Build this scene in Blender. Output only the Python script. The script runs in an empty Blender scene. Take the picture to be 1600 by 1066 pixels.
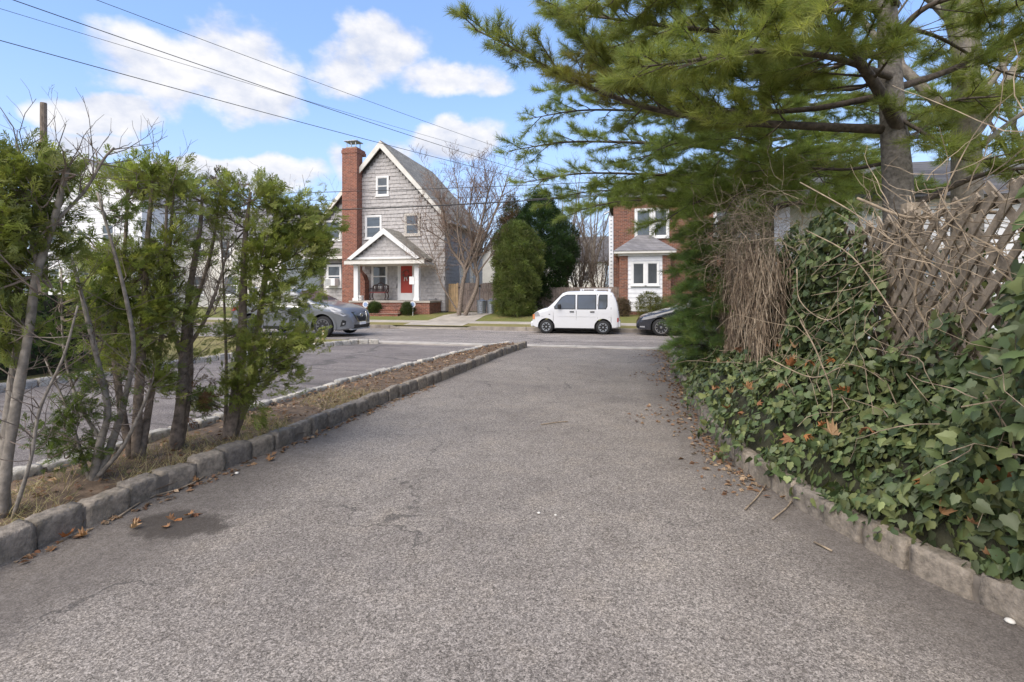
import bpy, math, random
import numpy as np
from mathutils import Vector, Matrix
random.seed(7); rng = np.random.default_rng(7)
R = math.radians
scene = bpy.context.scene
COL = scene.collection

# ------------------------------------------------------------------ camera
# World frame: +Y runs along the driveway towards the street, +X along the street to the right.
YAW, CAMH, FPX, HORIZ = R(13), 1.55, 800.0, 457.0
cy, sy = math.cos(YAW), math.sin(YAW)
cd = bpy.data.cameras.new('camera'); cam = bpy.data.objects.new('camera', cd); COL.objects.link(cam)
cam.location = (0, 0, CAMH); cam.rotation_euler = (R(90), 0, YAW)
cd.sensor_width = 36; cd.lens = 36 * FPX / 1600; cd.shift_y = -(533 - HORIZ) / 1600
cd.clip_end = 5000; cd.clip_start = 0.05
scene.camera = cam

def ray(px, py):
    u = (px - 800) / FPX
    return (u * cy - sy, u * sy + cy, -(py - HORIZ) / FPX)
def on_y(px, py, y):                      # measured point on a facade at depth y -> (x, z)
    r = ray(px, py); t = y / r[1]; return r[0] * t, CAMH + r[2] * t
def at(px, py, d):                        # measured point at view distance d
    r = ray(px, py); return Vector((r[0] * d, r[1] * d, CAMH + r[2] * d))

# ------------------------------------------------------------------ light
SUN_EL, SUN_AZ = R(48), R(200)            # azimuth clockwise from +Y
scene.view_settings.view_transform = 'Standard'; scene.view_settings.look = 'None'
scene.view_settings.gamma = 1; scene.view_settings.use_curve_mapping = False
scene.view_settings.exposure = 1.5
sl = bpy.data.lights.new('sun', 'SUN'); sl.energy = 1.5; sl.angle = R(60); sl.color = (1, .91, .79)
so = bpy.data.objects.new('sun', sl); COL.objects.link(so)
sd = Vector((math.sin(SUN_AZ) * math.cos(SUN_EL), math.cos(SUN_AZ) * math.cos(SUN_EL), math.sin(SUN_EL)))
so.rotation_euler = sd.to_track_quat('Z', 'Y').to_euler(); so.location = sd * 60

# ------------------------------------------------------------------ node helpers
class NT:
    def __init__(s, nt): s.nt = nt; s.n = nt.nodes; s.l = nt.links
    def node(s, t, **kw):
        n = s.n.new(t)
        for k, v in kw.items(): setattr(n, k, v)
        return n
    def put(s, sock, v):
        if v is None: return
        if isinstance(v, bpy.types.NodeSocket): s.l.new(v, sock)
        else:
            if isinstance(v, (tuple, list)) and len(v) == 3 and sock.type == 'RGBA': v = (*v, 1)
            sock.default_value = v
    def m(s, op, a, b=None, c=None, clamp=False):
        n = s.node('ShaderNodeMath', operation=op, use_clamp=clamp)
        for i, v in enumerate((a, b, c)):
            if v is not None: s.put(n.inputs[i], v)
        return n.outputs[0]
    def vm(s, op, a, b=None):
        n = s.node('ShaderNodeVectorMath', operation=op)
        s.put(n.inputs[0], a)
        if b is not None: s.put(n.inputs[1], b)
        return n.outputs['Value'] if op in ('DOT_PRODUCT', 'LENGTH', 'DISTANCE') else n.outputs[0]
    def mix(s, f, a, b, mode='MIX'):
        n = s.node('ShaderNodeMix', data_type='RGBA', blend_type=mode)
        s.put(n.inputs[0], f); s.put(n.inputs[6], a); s.put(n.inputs[7], b); return n.outputs[2]
    def noise(s, vec, scale, detail=3, rough=.55):
        n = s.node('ShaderNodeTexNoise'); s.put(n.inputs['Vector'], vec)
        n.inputs['Scale'].default_value = scale; n.inputs['Detail'].default_value = detail; n.inputs['Roughness'].default_value = rough
        return n.outputs[0]
    def ramp(s, f, stops):
        n = s.node('ShaderNodeValToRGB'); s.put(n.inputs[0], f); e = n.color_ramp.elements
        while len(e) < len(stops): e.new(.5)
        for q, (p, c) in zip(e, stops): q.position = p; q.color = (*c, 1) if len(c) == 3 else c
        return n.outputs[0]
    def smooth(s, v, a, b):
        n = s.node('ShaderNodeMapRange', interpolation_type='SMOOTHSTEP'); s.put(n.inputs[0], v)
        n.inputs[1].default_value = a; n.inputs[2].default_value = b; return n.outputs[0]
    def sep(s, v):
        n = s.node('ShaderNodeSeparateXYZ'); s.put(n.inputs[0], v); return n.outputs
    def comb(s, x, y, z):
        n = s.node('ShaderNodeCombineXYZ')
        for i, v in enumerate((x, y, z)): s.put(n.inputs[i], v)
        return n.outputs[0]
    def pos(s): return s.node('ShaderNodeNewGeometry').outputs['Position']
    def obj(s): return s.node('ShaderNodeTexCoord').outputs['Object']

# ------------------------------------------------------------------ sky with fair-weather clouds
w = bpy.data.worlds.new('World'); scene.world = w; w.use_nodes = True
N = NT(w.node_tree); N.n.clear()
sky = N.node('ShaderNodeTexSky', sky_type='NISHITA', sun_disc=False, sun_elevation=SUN_EL, sun_rotation=SUN_AZ)
sky.air_density = 1.0; sky.dust_density = .6; sky.ozone_density = 1.2
dirv = N.vm('NORMALIZE', N.node('ShaderNodeTexCoord').outputs['Generated'])
dx, dy, dz = N.sep(dirv)[:3]
wn = N.node('ShaderNodeTexNoise'); N.put(wn.inputs['Vector'], dirv); wn.inputs['Scale'].default_value = 7; wn.inputs['Detail'].default_value = 5
dirw = N.vm('ADD', dirv, N.vm('MULTIPLY', N.vm('SUBTRACT', wn.outputs['Color'], (.5, .5, .5)), (.16, .16, .13)))
n1 = N.noise(N.comb(dx, dy, N.m('MULTIPLY', dz, 1.7)), 5.5, 8, .58)
n0 = N.noise(N.comb(dx, dy, N.m('MULTIPLY', dz, 2.2)), 2.3, 2, .5)
blob = None
CLOUDS = [(330, 100, 115, 62), (400, 150, 70, 45), (600, 75, 85, 45), (700, 118, 90, 36), (545, 95, 80, 40), (700, 222, 85, 38), (620, 235, 40, 34), (158, 178, 44, 26), (150, 234, 34, 22), (420, 270, 120, 26), (545, 262, 36, 44), (300, 268, 50, 16)]
for px, py, rx, ry in [(a, b, c_ * .92, d_ * .92) for a, b, c_, d_ in CLOUDS]:
    c = Vector(ray(px, py)).normalized(); rt = Vector((cy, sy, 0)); up = rt.cross(c).normalized()
    a = N.m('MULTIPLY', N.vm('DOT_PRODUCT', dirw, tuple(rt)), FPX / rx); a = N.m('SUBTRACT', a, c.dot(rt) * FPX / rx)
    b = N.m('MULTIPLY', N.m('SUBTRACT', N.vm('DOT_PRODUCT', dirw, tuple(up)), c.dot(up)), FPX / ry)
    f = N.vm('DOT_PRODUCT', dirv, tuple(c))
    e = N.m('SUBTRACT', 1, N.m('ADD', N.m('MULTIPLY', a, a), N.m('MULTIPLY', b, b)))
    e = N.m('MULTIPLY', N.m('MAXIMUM', e, -1.8), N.m('GREATER_THAN', f, 0))
    e = N.m('ADD', e, N.m('MULTIPLY', N.m('LESS_THAN', f, 0), -1.8))
    blob = e if blob is None else N.m('MAXIMUM', blob, e)
inview = N.smooth(N.vm('DOT_PRODUCT', dirv, (-sy, cy, 0.15)), .55, .8)      # the clouds in view; elsewhere heavier noise clouds, added to whiten the fill light
free = N.m('SUBTRACT', N.m('MULTIPLY', n0, 5), 2.2)
bias = N.m('ADD', N.m('MULTIPLY', blob, inview), N.m('MULTIPLY', free, N.m('SUBTRACT', 1, inview)))
dens = N.m('ADD', N.m('MULTIPLY', bias, .66), N.m('MULTIPLY', N.m('SUBTRACT', n1, .5), 2.0))
mask = N.m('MULTIPLY', N.smooth(dens, -.06, .46), .96)
mask = N.m('MULTIPLY', mask, N.smooth(dz, -.02, .06))
shade = N.noise(N.vm('ADD', N.comb(dx, dy, N.m('MULTIPLY', dz, 1.7)), (0, 0, .035)), 5.5, 8, .58)
lit = N.m('ADD', N.m('MULTIPLY', N.m('SUBTRACT', n1, shade), 4.5), .6, clamp=True)
ccol = N.mix(lit, (2.7, 2.95, 3.6), (4.3, 4.25, 4.3))
hazef = N.m('MULTIPLY', N.m('SUBTRACT', 1, N.smooth(dz, -.02, .40)), .72)
skyc = N.mix(.25, N.mix(1.0, sky.outputs[0], (.95, .98, 1.12), 'MULTIPLY'), (2.2, 3.7, 6.7))
skyc = N.mix(hazef, skyc, (2.6, 3.2, 4.2))
bg = N.node('ShaderNodeBackground'); N.put(bg.inputs[0], N.mix(mask, skyc, ccol)); bg.inputs[1].default_value = .085
N.l.new(bg.outputs[0], N.node('ShaderNodeOutputWorld').inputs[0])

# ------------------------------------------------------------------ materials
MATS = {}
def newmat(name):
    m = bpy.data.materials.new(name); m.use_nodes = True; n = NT(m.node_tree); b = n.n['Principled BSDF']; MATS[name] = m
    return m, n, b
def bump(n, b, h, strength=.3, dist=.01):
    q = n.node('ShaderNodeBump'); q.inputs['Strength'].default_value = strength; q.inputs['Distance'].default_value = dist
    n.put(q.inputs['Height'], h); n.l.new(q.outputs[0], b.inputs['Normal'])
def simple(name, col, rough=.6, var=.12, scale=6, bmp=0, bscale=60, metal=0, spec=.4, coat=0):
    m, n, b = newmat(name); p = n.pos()
    f = n.noise(p, scale, 4); dk = tuple(c * (1 - var * 1.6) for c in col); lt = tuple(min(1, c * (1 + var * 1.3)) for c in col)
    n.put(b.inputs['Base Color'], n.ramp(f, [(.3, dk), (.7, lt)]))
    b.inputs['Roughness'].default_value = rough; b.inputs['Metallic'].default_value = metal; b.inputs['Specular IOR Level'].default_value = spec
    b.inputs['Coat Weight'].default_value = coat
    if bmp: bump(n, b, n.noise(p, bscale, 4), bmp, .01)
    return m
def leafmat(name, rough=.5, trans=.25):
    m, n, b = newmat(name)
    a = n.node('ShaderNodeAttribute', attribute_name='col'); c = a.outputs[0]
    n.put(b.inputs['Base Color'], c); b.inputs['Roughness'].default_value = rough; b.inputs['Specular IOR Level'].default_value = .35
    t = n.node('ShaderNodeBsdfTranslucent'); n.put(t.inputs[0], n.mix(1, c, (1.1, 1.15, .7), 'MULTIPLY'))
    x = n.node('ShaderNodeMixShader'); x.inputs[0].default_value = trans
    n.l.new(b.outputs[0], x.inputs[1]); n.l.new(t.outputs[0], x.inputs[2]); n.l.new(x.outputs[0], n.n['Material Output'].inputs[0])
    return m

def asphalt(name, dark, light, drive):
    m, n, b = newmat(name); p = n.pos(); X, Y, Z = n.sep(p)[:3]
    v = n.node('ShaderNodeTexVoronoi'); n.put(v.inputs['Vector'], p); v.inputs['Scale'].default_value = 185
    cell = n.sep(v.outputs['Color'])[0]
    v2 = n.node('ShaderNodeTexVoronoi'); n.put(v2.inputs['Vector'], p); v2.inputs['Scale'].default_value = 85
    cell2 = n.sep(v2.outputs['Color'])[1]
    fine = n.noise(p, 260, 2)
    f = n.m('ADD', n.m('ADD', n.m('MULTIPLY', cell, .5), n.m('MULTIPLY', cell2, .28)), n.m('MULTIPLY', fine, .3))
    col = n.ramp(f, [(.12, tuple(c * .36 for c in dark)), (.36, dark), (.62, light), (.86, tuple(c * 1.75 for c in light))])
    big = n.noise(p, .55, 5, .6); mid = n.noise(p, 2.6, 5, .62)
    col = n.mix(1, col, n.ramp(big, [(.3, (.80, .79, .79)), (.7, (1.12, 1.11, 1.09))]), 'MULTIPLY')
    col = n.mix(1, col, n.ramp(mid, [(.3, (.84, .83, .82)), (.5, (1, 1, 1)), (.72, (1.08, 1.06, 1.02))]), 'MULTIPLY')
    if drive:
        # dirt washed down along both kerbs, an oily damp patch, a few old drips
        wob = n.m('MULTIPLY', n.m('SUBTRACT', n.noise(p, 1.7, 5, .6), .5), 1.1)
        dl = n.smooth(n.m('ADD', n.m('ADD', n.m('ADD', X, 3.4), wob), n.m('MULTIPLY', n.m('MAXIMUM', n.m('SUBTRACT', Y, 3.4), -.8), .16)), 1.0, .3)
        xr = n.m('ADD', n.m('MAXIMUM', n.m('SUBTRACT', 5.5, n.m('MULTIPLY', Y, 1.12)), -.0), .78)
        xr = n.m('MINIMUM', xr, 3)
        dr = n.smooth(n.m('SUBTRACT', n.m('SUBTRACT', n.m('MULTIPLY', n.m('MAXIMUM', n.m('SUBTRACT', 5, Y), 0), .37), n.m('SUBTRACT', X, .82)), wob), .8, .0)
        dirt = n.m('MAXIMUM', dl, dr)
        dcol = n.ramp(n.noise(p, 14, 5, .65), [(.3, (.085, .072, .062)), (.7, (.165, .145, .13))])
        col = n.mix(n.m('MULTIPLY', dirt, .68), col, dcol)
        ex = n.m('DIVIDE', n.m('ADD', X, 2.93), .36); ey = n.m('DIVIDE', n.m('SUBTRACT', Y, 2.83), .2)
        el = n.m('ADD', n.m('ADD', n.m('MULTIPLY', ex, ex), n.m('MULTIPLY', ey, ey)), n.m('MULTIPLY', n.m('SUBTRACT', n.noise(p, 5, 6, .65), .5), 3.4))
        damp = n.smooth(el, 1.35, .5)
        col = n.mix(n.m('MULTIPLY', damp, .75), col, (.05, .042, .036))
        st = n.smooth(n.noise(n.vm('MULTIPLY', p, (1.0, .55, 1)), 1.3, 3, .5), .66, .74)
        col = n.mix(n.m('MULTIPLY', st, .3), col, (.10, .092, .088))
        # weathered crack lines
        cr = n.node('ShaderNodeTexVoronoi', feature='DISTANCE_TO_EDGE'); cr.inputs['Scale'].default_value = .42
        n.put(cr.inputs['Vector'], n.vm('ADD', p, n.comb(n.m('MULTIPLY', n.noise(p, 2.2, 5), .8), n.m('MULTIPLY', n.noise(n.vm('ADD', p, (9, 3, 0)), 2.2, 5), .8), 0)))
        crk = n.m('MULTIPLY', n.smooth(cr.outputs[0], .006, .0015), n.smooth(n.noise(p, .8, 2), .50, .62))
        col = n.mix(n.m('MULTIPLY', crk, .55), col, (.05, .047, .045))
        b.inputs['Roughness'].default_value = .9
    else:
        band = n.noise(n.vm('MULTIPLY', p, (.12, 1.6, 1)), 1.4, 5, .65)
        col = n.mix(1, col, n.ramp(band, [(.35, (.80, .79, .79)), (.6, (1.06, 1.05, 1.04))]), 'MULTIPLY')
        cr = n.node('ShaderNodeTexVoronoi', feature='DISTANCE_TO_EDGE'); cr.inputs['Scale'].default_value = .3
        n.put(cr.inputs['Vector'], n.vm('ADD', n.vm('MULTIPLY', p, (.6, 1.6, 1)), n.comb(n.m('MULTIPLY', n.noise(p, 1.5, 5), .9), n.m('MULTIPLY', n.noise(n.vm('ADD', p, (9, 3, 0)), 1.5, 5), .9), 0)))
        col = n.mix(n.m('MULTIPLY', n.smooth(cr.outputs[0], .02, .004), .6), col, (.08, .075, .07))
        b.inputs['Roughness'].default_value = .9
    n.put(b.inputs['Base Color'], col); b.inputs['Specular IOR Level'].default_value = .25
    bump(n, b, n.m('ADD', n.m('MULTIPLY', cell, .6), n.m('ADD', fine, n.m('MULTIPLY', cell2, .6))), .55, .006)
    return m
asphalt('asphalt', (.160, .142, .126), (.285, .256, .229), True)
asphalt('asphalt_neighbour', (.14, .125, .118), (.225, .203, .193), False)
asphalt('street_asphalt', (.20, .182, .168), (.315, .288, .27), False)
simple('concrete', (.40, .36, .31), .9, .14, 1.6, .3, 40)
simple('kerb_concrete', (.27, .235, .20), .9, .22, 3, .4, 40)
simple('pale_concrete', (.43, .39, .34), .9, .2, 2.2, .3, 40)

def stone(name, base, mossy):
    m, n, b = newmat(name); p = n.pos(); o = n.obj(); rnd = n.node('ShaderNodeObjectInfo').outputs['Random']
    f = n.noise(p, 26, 6, .65)
    c = n.ramp(f, [(.25, tuple(x * .45 for x in base)), (.5, base), (.75, tuple(x * 1.5 for x in base))])
    c = n.mix(1, c, n.ramp(rnd, [(0, (.72, .72, .74)), (1, (1.22, 1.17, 1.1))]), 'MULTIPLY')
    st = n.smooth(n.noise(p, 7, 5, .6), .48, .66)
    c = n.mix(n.m('MULTIPLY', st, mossy), c, (.10, .088, .062))
    n.put(b.inputs['Base Color'], c); b.inputs['Roughness'].default_value = .92
    bump(n, b, n.m('ADD', n.noise(p, 38, 6, .7), n.m('MULTIPLY', n.noise(p, 130, 3), .5)), .75, .015)
stone('granite', (.255, .225, .19), .42)
stone('granite_pale', (.46, .44, .40), .25)
simple('mortar', (.19, .165, .14), .95, .2, 12, .4, 60)
simple('soil', (.15, .105, .07), .95, .3, 9, .8, 40)
simple('dark_soil_and_gaps', (.05, .05, .03), .95, .3, 9, .8, 40)  # soil of the bank; also shade painted between the thatch stems

def lawn(name, a, bcol, dry):
    m, n, b = newmat(name); p = n.pos()
    f = n.noise(p, 34, 5, .7); g = n.noise(p, .9, 5, .6)
    c = n.ramp(f, [(.3, tuple(x * .6 for x in a)), (.7, tuple(x * 1.35 for x in a))])
    c = n.mix(n.smooth(g, .42, .66), c, n.mix(f, tuple(x * .7 for x in dry), dry)); c = n.mix(n.m('MULTIPLY', n.noise(p, 5, 3), .4), c, bcol)
    n.put(b.inputs['Base Color'], c); b.inputs['Roughness'].default_value = .95; b.inputs['Specular IOR Level'].default_value = .1
    bump(n, b, f, .8, .04)
lawn('lawn', (.155, .17, .055), (.20, .20, .075), (.27, .225, .10))
lawn('lawn_dry', (.21, .19, .075), (.26, .23, .10), (.30, .25, .12))

def brick(name, c1, c2, mort, scale=1.0):
    m, n, b = newmat(name); p = n.pos(); X, Y, Z = n.sep(p)[:3]
    t = n.node('ShaderNodeTexBrick'); n.put(t.inputs['Vector'], n.comb(n.m('ADD', X, Y), Z, 0))
    t.inputs['Scale'].default_value = 1; t.inputs['Brick Width'].default_value = .215 * scale; t.inputs['Row Height'].default_value = .075 * scale
    t.inputs['Mortar Size'].default_value = .007; t.inputs['Mortar Smooth'].default_value = .2; t.inputs['Bias'].default_value = -.1
    n.put(t.inputs['Color1'], c1); n.put(t.inputs['Color2'], c2); n.put(t.inputs['Mortar'], mort)
    c = n.mix(1, t.outputs[0], n.ramp(n.noise(p, 9, 4), [(.3, (.75, .75, .75)), (.7, (1.2, 1.15, 1.1))]), 'MULTIPLY')
    n.put(b.inputs['Base Color'], c); b.inputs['Roughness'].default_value = .9
    bump(n, b, n.m('SUBTRACT', 1, t.outputs[1]), .5, .01)
brick('red_brick', (.29, .105, .065), (.17, .06, .042), (.33, .26, .22))
brick('old_brick', (.25, .10, .06), (.11, .045, .035), (.30, .24, .20))
simple('shingle_grey', (.45, .425, .41), .85, .13, 7, .3, 50)
simple('shingle_under', (.16, .15, .148), .9, .1, 5)
def roofmat(name, col):
    m, n, b = newmat(name); p = n.pos(); X, Y, Z = n.sep(p)[:3]
    t = n.node('ShaderNodeTexBrick'); n.put(t.inputs['Vector'], n.comb(n.m('ADD', X, Y), n.m('MULTIPLY', Z, 1.4), 0))
    t.inputs['Scale'].default_value = 1; t.inputs['Brick Width'].default_value = .3; t.inputs['Row Height'].default_value = .16; t.inputs['Mortar Size'].default_value = .008
    n.put(t.inputs['Color1'], tuple(c * 1.15 for c in col)); n.put(t.inputs['Color2'], tuple(c * .8 for c in col)); n.put(t.inputs['Mortar'], tuple(c * .5 for c in col))
    c = n.mix(1, t.outputs[0], n.ramp(n.noise(p, 2.5, 5), [(.3, (.82, .82, .82)), (.7, (1.12, 1.12, 1.1))]), 'MULTIPLY')
    n.put(b.inputs['Base Color'], c); b.inputs['Roughness'].default_value = .95
    bump(n, b, n.m('ADD', n.noise(p, 60, 3), t.outputs[1]), .4, .01)
roofmat('roof_tan', (.26, .24, .205)); roofmat('roof_grey', (.21, .20, .205)); roofmat('roof_dark', (.12, .115, .12))
simple('white_paint', (.78, .77, .75), .55, .05, 3, .05, 40)
simple('white_siding', (.74, .74, .75), .6, .05, 3)
simple('cream_paint', (.70, .67, .61), .6, .07, 3)
simple('peeling_paint', (.52, .48, .43), .8, .35, 16, .3, 30)
simple('red_door', (.42, .05, .03), .45, .08, 4)
simple('fence_wood', (.235, .185, .16), .85, .22, 5, .3, 30)
simple('new_wood', (.55, .38, .21), .8, .12, 5, .2, 30)
simple('lattice_wood', (.27, .22, .165), .9, .35, 11, .5, 60)
simple('blue_paint', (.08, .15, .22), .8, .3, 12)
simple('bark_pine', (.185, .165, .145), .95, .3, 24, .9, 34)
simple('bark_brown', (.21, .165, .13), .95, .32, 22, .9, 40)
simple('bark_dark', (.085, .068, .055), .95, .3, 20, .7, 40)
simple('bark_grey', (.24, .21, .175), .9, .25, 20, .5, 40)
simple('twig', (.19, .15, .12), .9, .25, 8)
simple('twig_red', (.22, .145, .105), .9, .25, 8)
simple('vine_dry', (.30, .235, .165), .9, .35, 14)
simple('thatch', (.29, .22, .155), .95, .4, 16)
simple('thatch_pale', (.40, .32, .235), .95, .3, 16); simple('thatch_dark', (.16, .115, .08), .95, .3, 16)
simple('black_trim', (.015, .015, .016), .5, .1, 5)
simple('rim_dark', (.16, .16, .17), .35, .1, 5, metal=.8)
simple('tyre', (.022, .022, .023), .85, .15, 12)
simple('cable', (.03, .03, .033), .6, .1, 3)
simple('galvanised', (.36, .38, .40), .42, .12, 9, .1, 30, metal=.75)
simple('chrome', (.75, .75, .76), .18, .03, 3, metal=1)
simple('yellow_plastic', (.55, .40, .03), .5, .1, 5)
simple('iron', (.05, .03, .028), .5, .2, 6); simple('bench_red', (.16, .03, .03), .6, .15, 6)
simple('ac_grey', (.42, .42, .41), .5, .08, 6); simple('sign_blue', (.25, .33, .5), .5, .2, 30)
simple('curtain', (.40, .40, .41), .8, .2, 20)
simple('amber', (.62, .22, .08), .3, .05, 5); simple('red_lens', (.4, .03, .02), .3, .05, 5)
simple('pole_wood', (.20, .16, .13), .95, .2, 8, .5, 30)
def paint(name, col, rough=.25, coat=.8, metal=0):
    m, n, b = newmat(name); p = n.pos()
    n.put(b.inputs['Base Color'], n.mix(n.m('MULTIPLY', n.noise(p, 3, 4), .12), col, tuple(c * .8 for c in col)))
    b.inputs['Roughness'].default_value = rough; b.inputs['Coat Weight'].default_value = coat; b.inputs['Coat Roughness'].default_value = .06; b.inputs['Metallic'].default_value = metal
paint('car_white', (.66, .665, .68)); paint('car_grey', (.17, .18, .20), .3, .8, .3); paint('car_black', (.018, .02, .027), .25, 1)
def glass(name, col, rough=.05):
    m, n, b = newmat(name)
    n.put(b.inputs['Base Color'], n.mix(n.noise(n.pos(), 2.5, 3), col, tuple(c * 2 for c in col)))
    b.inputs['Roughness'].default_value = rough; b.inputs['Specular IOR Level'].default_value = .9
glass('window_glass', (.06, .068, .075)); glass('car_glass', (.045, .05, .058)); glass('tinted_glass', (.045, .048, .053), .12)
glass('lamp_glass', (.22, .22, .23), .12)
leafmat('leaf', .55, .5); leafmat('needle', .5, .58); leafmat('ivy_leaf', .48, .16); leafmat('dead_leaf', .8, .15)

# ------------------------------------------------------------------ mesh helpers
ORG = {}
def put_obj(o, parent):
    COL.objects.link(o)
    if parent is not None: o.parent = parent
    ORG[o.name] = ORG[parent.name] if parent is not None else Vector((0, 0, 0))
    return o
class MB:
    def __init__(s): s.v = []; s.f = []; s.mi = []; s.cur = 0
    def add(s, vs, fs):
        b = len(s.v); s.v += [tuple(v) for v in vs]; s.f += [tuple(b + i for i in f) for f in fs]; s.mi += [s.cur] * len(fs); return s
    def box(s, x0, x1, y0, y1, z0, z1):
        x0, x1 = sorted((x0, x1)); y0, y1 = sorted((y0, y1)); z0, z1 = sorted((z0, z1))
        return s.add([(x0, y0, z0), (x1, y0, z0), (x1, y1, z0), (x0, y1, z0), (x0, y0, z1), (x1, y0, z1), (x1, y1, z1), (x0, y1, z1)],
                     [(3, 2, 1, 0), (4, 5, 6, 7), (0, 1, 5, 4), (1, 2, 6, 5), (2, 3, 7, 6), (3, 0, 4, 7)])
    def bar(s, a, b, wv, hv):             # bar from a to b; wv, hv half extents
        a, b, wv, hv = Vector(a), Vector(b), Vector(wv), Vector(hv)
        vs = [p + i * wv + j * hv for p in (a, b) for i, j in ((-1, -1), (1, -1), (1, 1), (-1, 1))]
        return s.add(vs, [(0, 3, 2, 1), (4, 5, 6, 7), (0, 1, 5, 4), (1, 2, 6, 5), (2, 3, 7, 6), (3, 0, 4, 7)])
    def prism(s, poly, ext):
        n = len(poly); e = Vector(ext); p = [Vector(q) for q in poly]
        return s.add(p + [q + e for q in p], [tuple(range(n))[::-1], tuple(range(n, 2 * n))] + [(i, (i + 1) % n, n + (i + 1) % n, n + i) for i in range(n)])
    def poly(s, pts): return s.add(pts, [tuple(range(len(pts)))])
    def tube(s, pts, rad, n=6, cap=True):
        pts = [Vector(p) for p in pts]; k = len(pts)
        if not hasattr(rad, '__len__'): rad = [rad] * k
        vs = []; ref = None
        for i, p in enumerate(pts):
            t = (pts[min(i + 1, k - 1)] - pts[max(i - 1, 0)])
            if t.length < 1e-7: t = Vector((0, 0, 1))
            t.normalize()
            if ref is None: ref = t.orthogonal()
            ref = (ref - t * ref.dot(t))
            ref = ref.normalized() if ref.length > 1e-5 else t.orthogonal().normalized()
            q = t.cross(ref)
            for j in range(n):
                a = 2 * math.pi * j / n; vs.append(p + (ref * math.cos(a) + q * math.sin(a)) * rad[i])
        fs = [(i * n + j, i * n + (j + 1) % n, (i + 1) * n + (j + 1) % n, (i + 1) * n + j) for i in range(k - 1) for j in range(n)]
        if cap: fs += [tuple(range(n))[::-1], tuple((k - 1) * n + j for j in range(n))]
        return s.add(vs, fs)
    def lathe(s, prof, c, axis='z', n=20):
        c = Vector(c); vs = []
        for r, h in prof:
            for j in range(n):
                a = 2 * math.pi * j / n; u, v_ = r * math.cos(a), r * math.sin(a)
                vs.append(c + Vector((u, v_, h) if axis == 'z' else (u, h, v_)))
        k = len(prof)
        fs = [(i * n + j, i * n + (j + 1) % n, (i + 1) * n + (j + 1) % n, (i + 1) * n + j) for i in range(k - 1) for j in range(n)]
        return s.add(vs, fs + [tuple(range(n))[::-1], tuple((k - 1) * n + j for j in range(n))])
    def mesh(s, name, mat, o=Vector((0, 0, 0)), smooth=False):
        me = bpy.data.meshes.new(name); me.from_pydata([tuple(Vector(v) - o) for v in s.v], [], s.f)
        for q in (mat if isinstance(mat, (list, tuple)) else [mat]): me.materials.append(MATS[q])
        if any(s.mi): me.polygons.foreach_set('material_index', s.mi)
        if smooth: me.polygons.foreach_set('use_smooth', [True] * len(me.polygons))
        me.update(); return me
    def build(s, name, mat, parent=None, smooth=False, bevel=0, fix=False):
        o = bpy.data.objects.new(name, s.mesh(name, mat, ORG[parent.name] if parent else Vector((0, 0, 0)), smooth))
        if fix:
            import bmesh
            bm = bmesh.new(); bm.from_mesh(o.data); bmesh.ops.recalc_face_normals(bm, faces=bm.faces); bm.to_mesh(o.data); bm.free()
        put_obj(o, parent)
        if bevel:
            md = o.modifiers.new('bevel', 'BEVEL'); md.width = bevel; md.segments = 2; md.limit_method = 'ANGLE'
        return o
def tag(o, label, cat, group=None):
    o['label'] = label; o['category'] = cat
    if group: o['group'] = group
    return o
def structure(o): o['kind'] = 'structure'; return o
def stuff(o, label=None, cat=None):
    o['kind'] = 'stuff'
    if label: o['label'] = label; o['category'] = cat
    return o
def thing(name, loc, label, cat, group=None):
    o = bpy.data.objects.new(name, None); COL.objects.link(o); o.location = loc; o.empty_display_size = .2
    ORG[o.name] = Vector(loc); return tag(o, label, cat, group)
def piece(name, me, parent, loc, rot=None, scale=(1, 1, 1), mat4=None):   # shared-mesh piece of a parent
    o = bpy.data.objects.new(name, me); COL.objects.link(o); o.parent = parent; org = ORG[parent.name]
    if mat4 is not None: o.matrix_local = Matrix.Translation(-org) @ mat4
    else: o.location = Vector(loc) - org; o.rotation_euler = rot or (0, 0, 0); o.scale = scale
    ORG[o.name] = org; return o

def scatter_mesh(name, tv, tf, M, T, colors, mat, parent=None):
    """one mesh holding len(T) copies of a template; M (N,3,3) rotation*scale, T (N,3), colors (N,3)"""
    tv = np.asarray(tv, float); tf = np.asarray(tf, int); n = len(T); k = len(tv); L = tf.shape[1]
    V = np.einsum('nij,kj->nki', M, tv) + np.asarray(T)[:, None, :]
    if parent is not None: V -= np.array(ORG[parent.name])
    F = tf[None] + (np.arange(n) * k)[:, None, None]
    me = bpy.data.meshes.new(name); me.vertices.add(n * k); me.vertices.foreach_set('co', V.astype('f4').ravel())
    nf = n * len(tf); me.loops.add(nf * L); me.loops.foreach_set('vertex_index', F.astype('i4').ravel())
    me.polygons.add(nf); me.polygons.foreach_set('loop_start', np.arange(0, nf * L, L, dtype='i4'))
    a = me.attributes.new('col', 'FLOAT_COLOR', 'POINT')
    a.data.foreach_set('color', np.repeat(np.c_[colors, np.ones(n)], k, 0).astype('f4').ravel())
    me.materials.append(MATS[mat]); me.update(calc_edges=True); me.validate()
    return put_obj(bpy.data.objects.new(name, me), parent)
def frames(d, nrm, scale):
    """columns side, forward, normal"""
    d = d / (np.linalg.norm(d, axis=1, keepdims=True) + 1e-9); s = np.cross(d, nrm); s /= np.linalg.norm(s, axis=1, keepdims=True) + 1e-9
    n = np.cross(s, d); return np.stack([s, d, n], 2) * np.asarray(scale).reshape(-1, 1, 1)
def rdir(n): v = rng.normal(size=(n, 3)); return v / np.linalg.norm(v, axis=1, keepdims=True)
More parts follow.
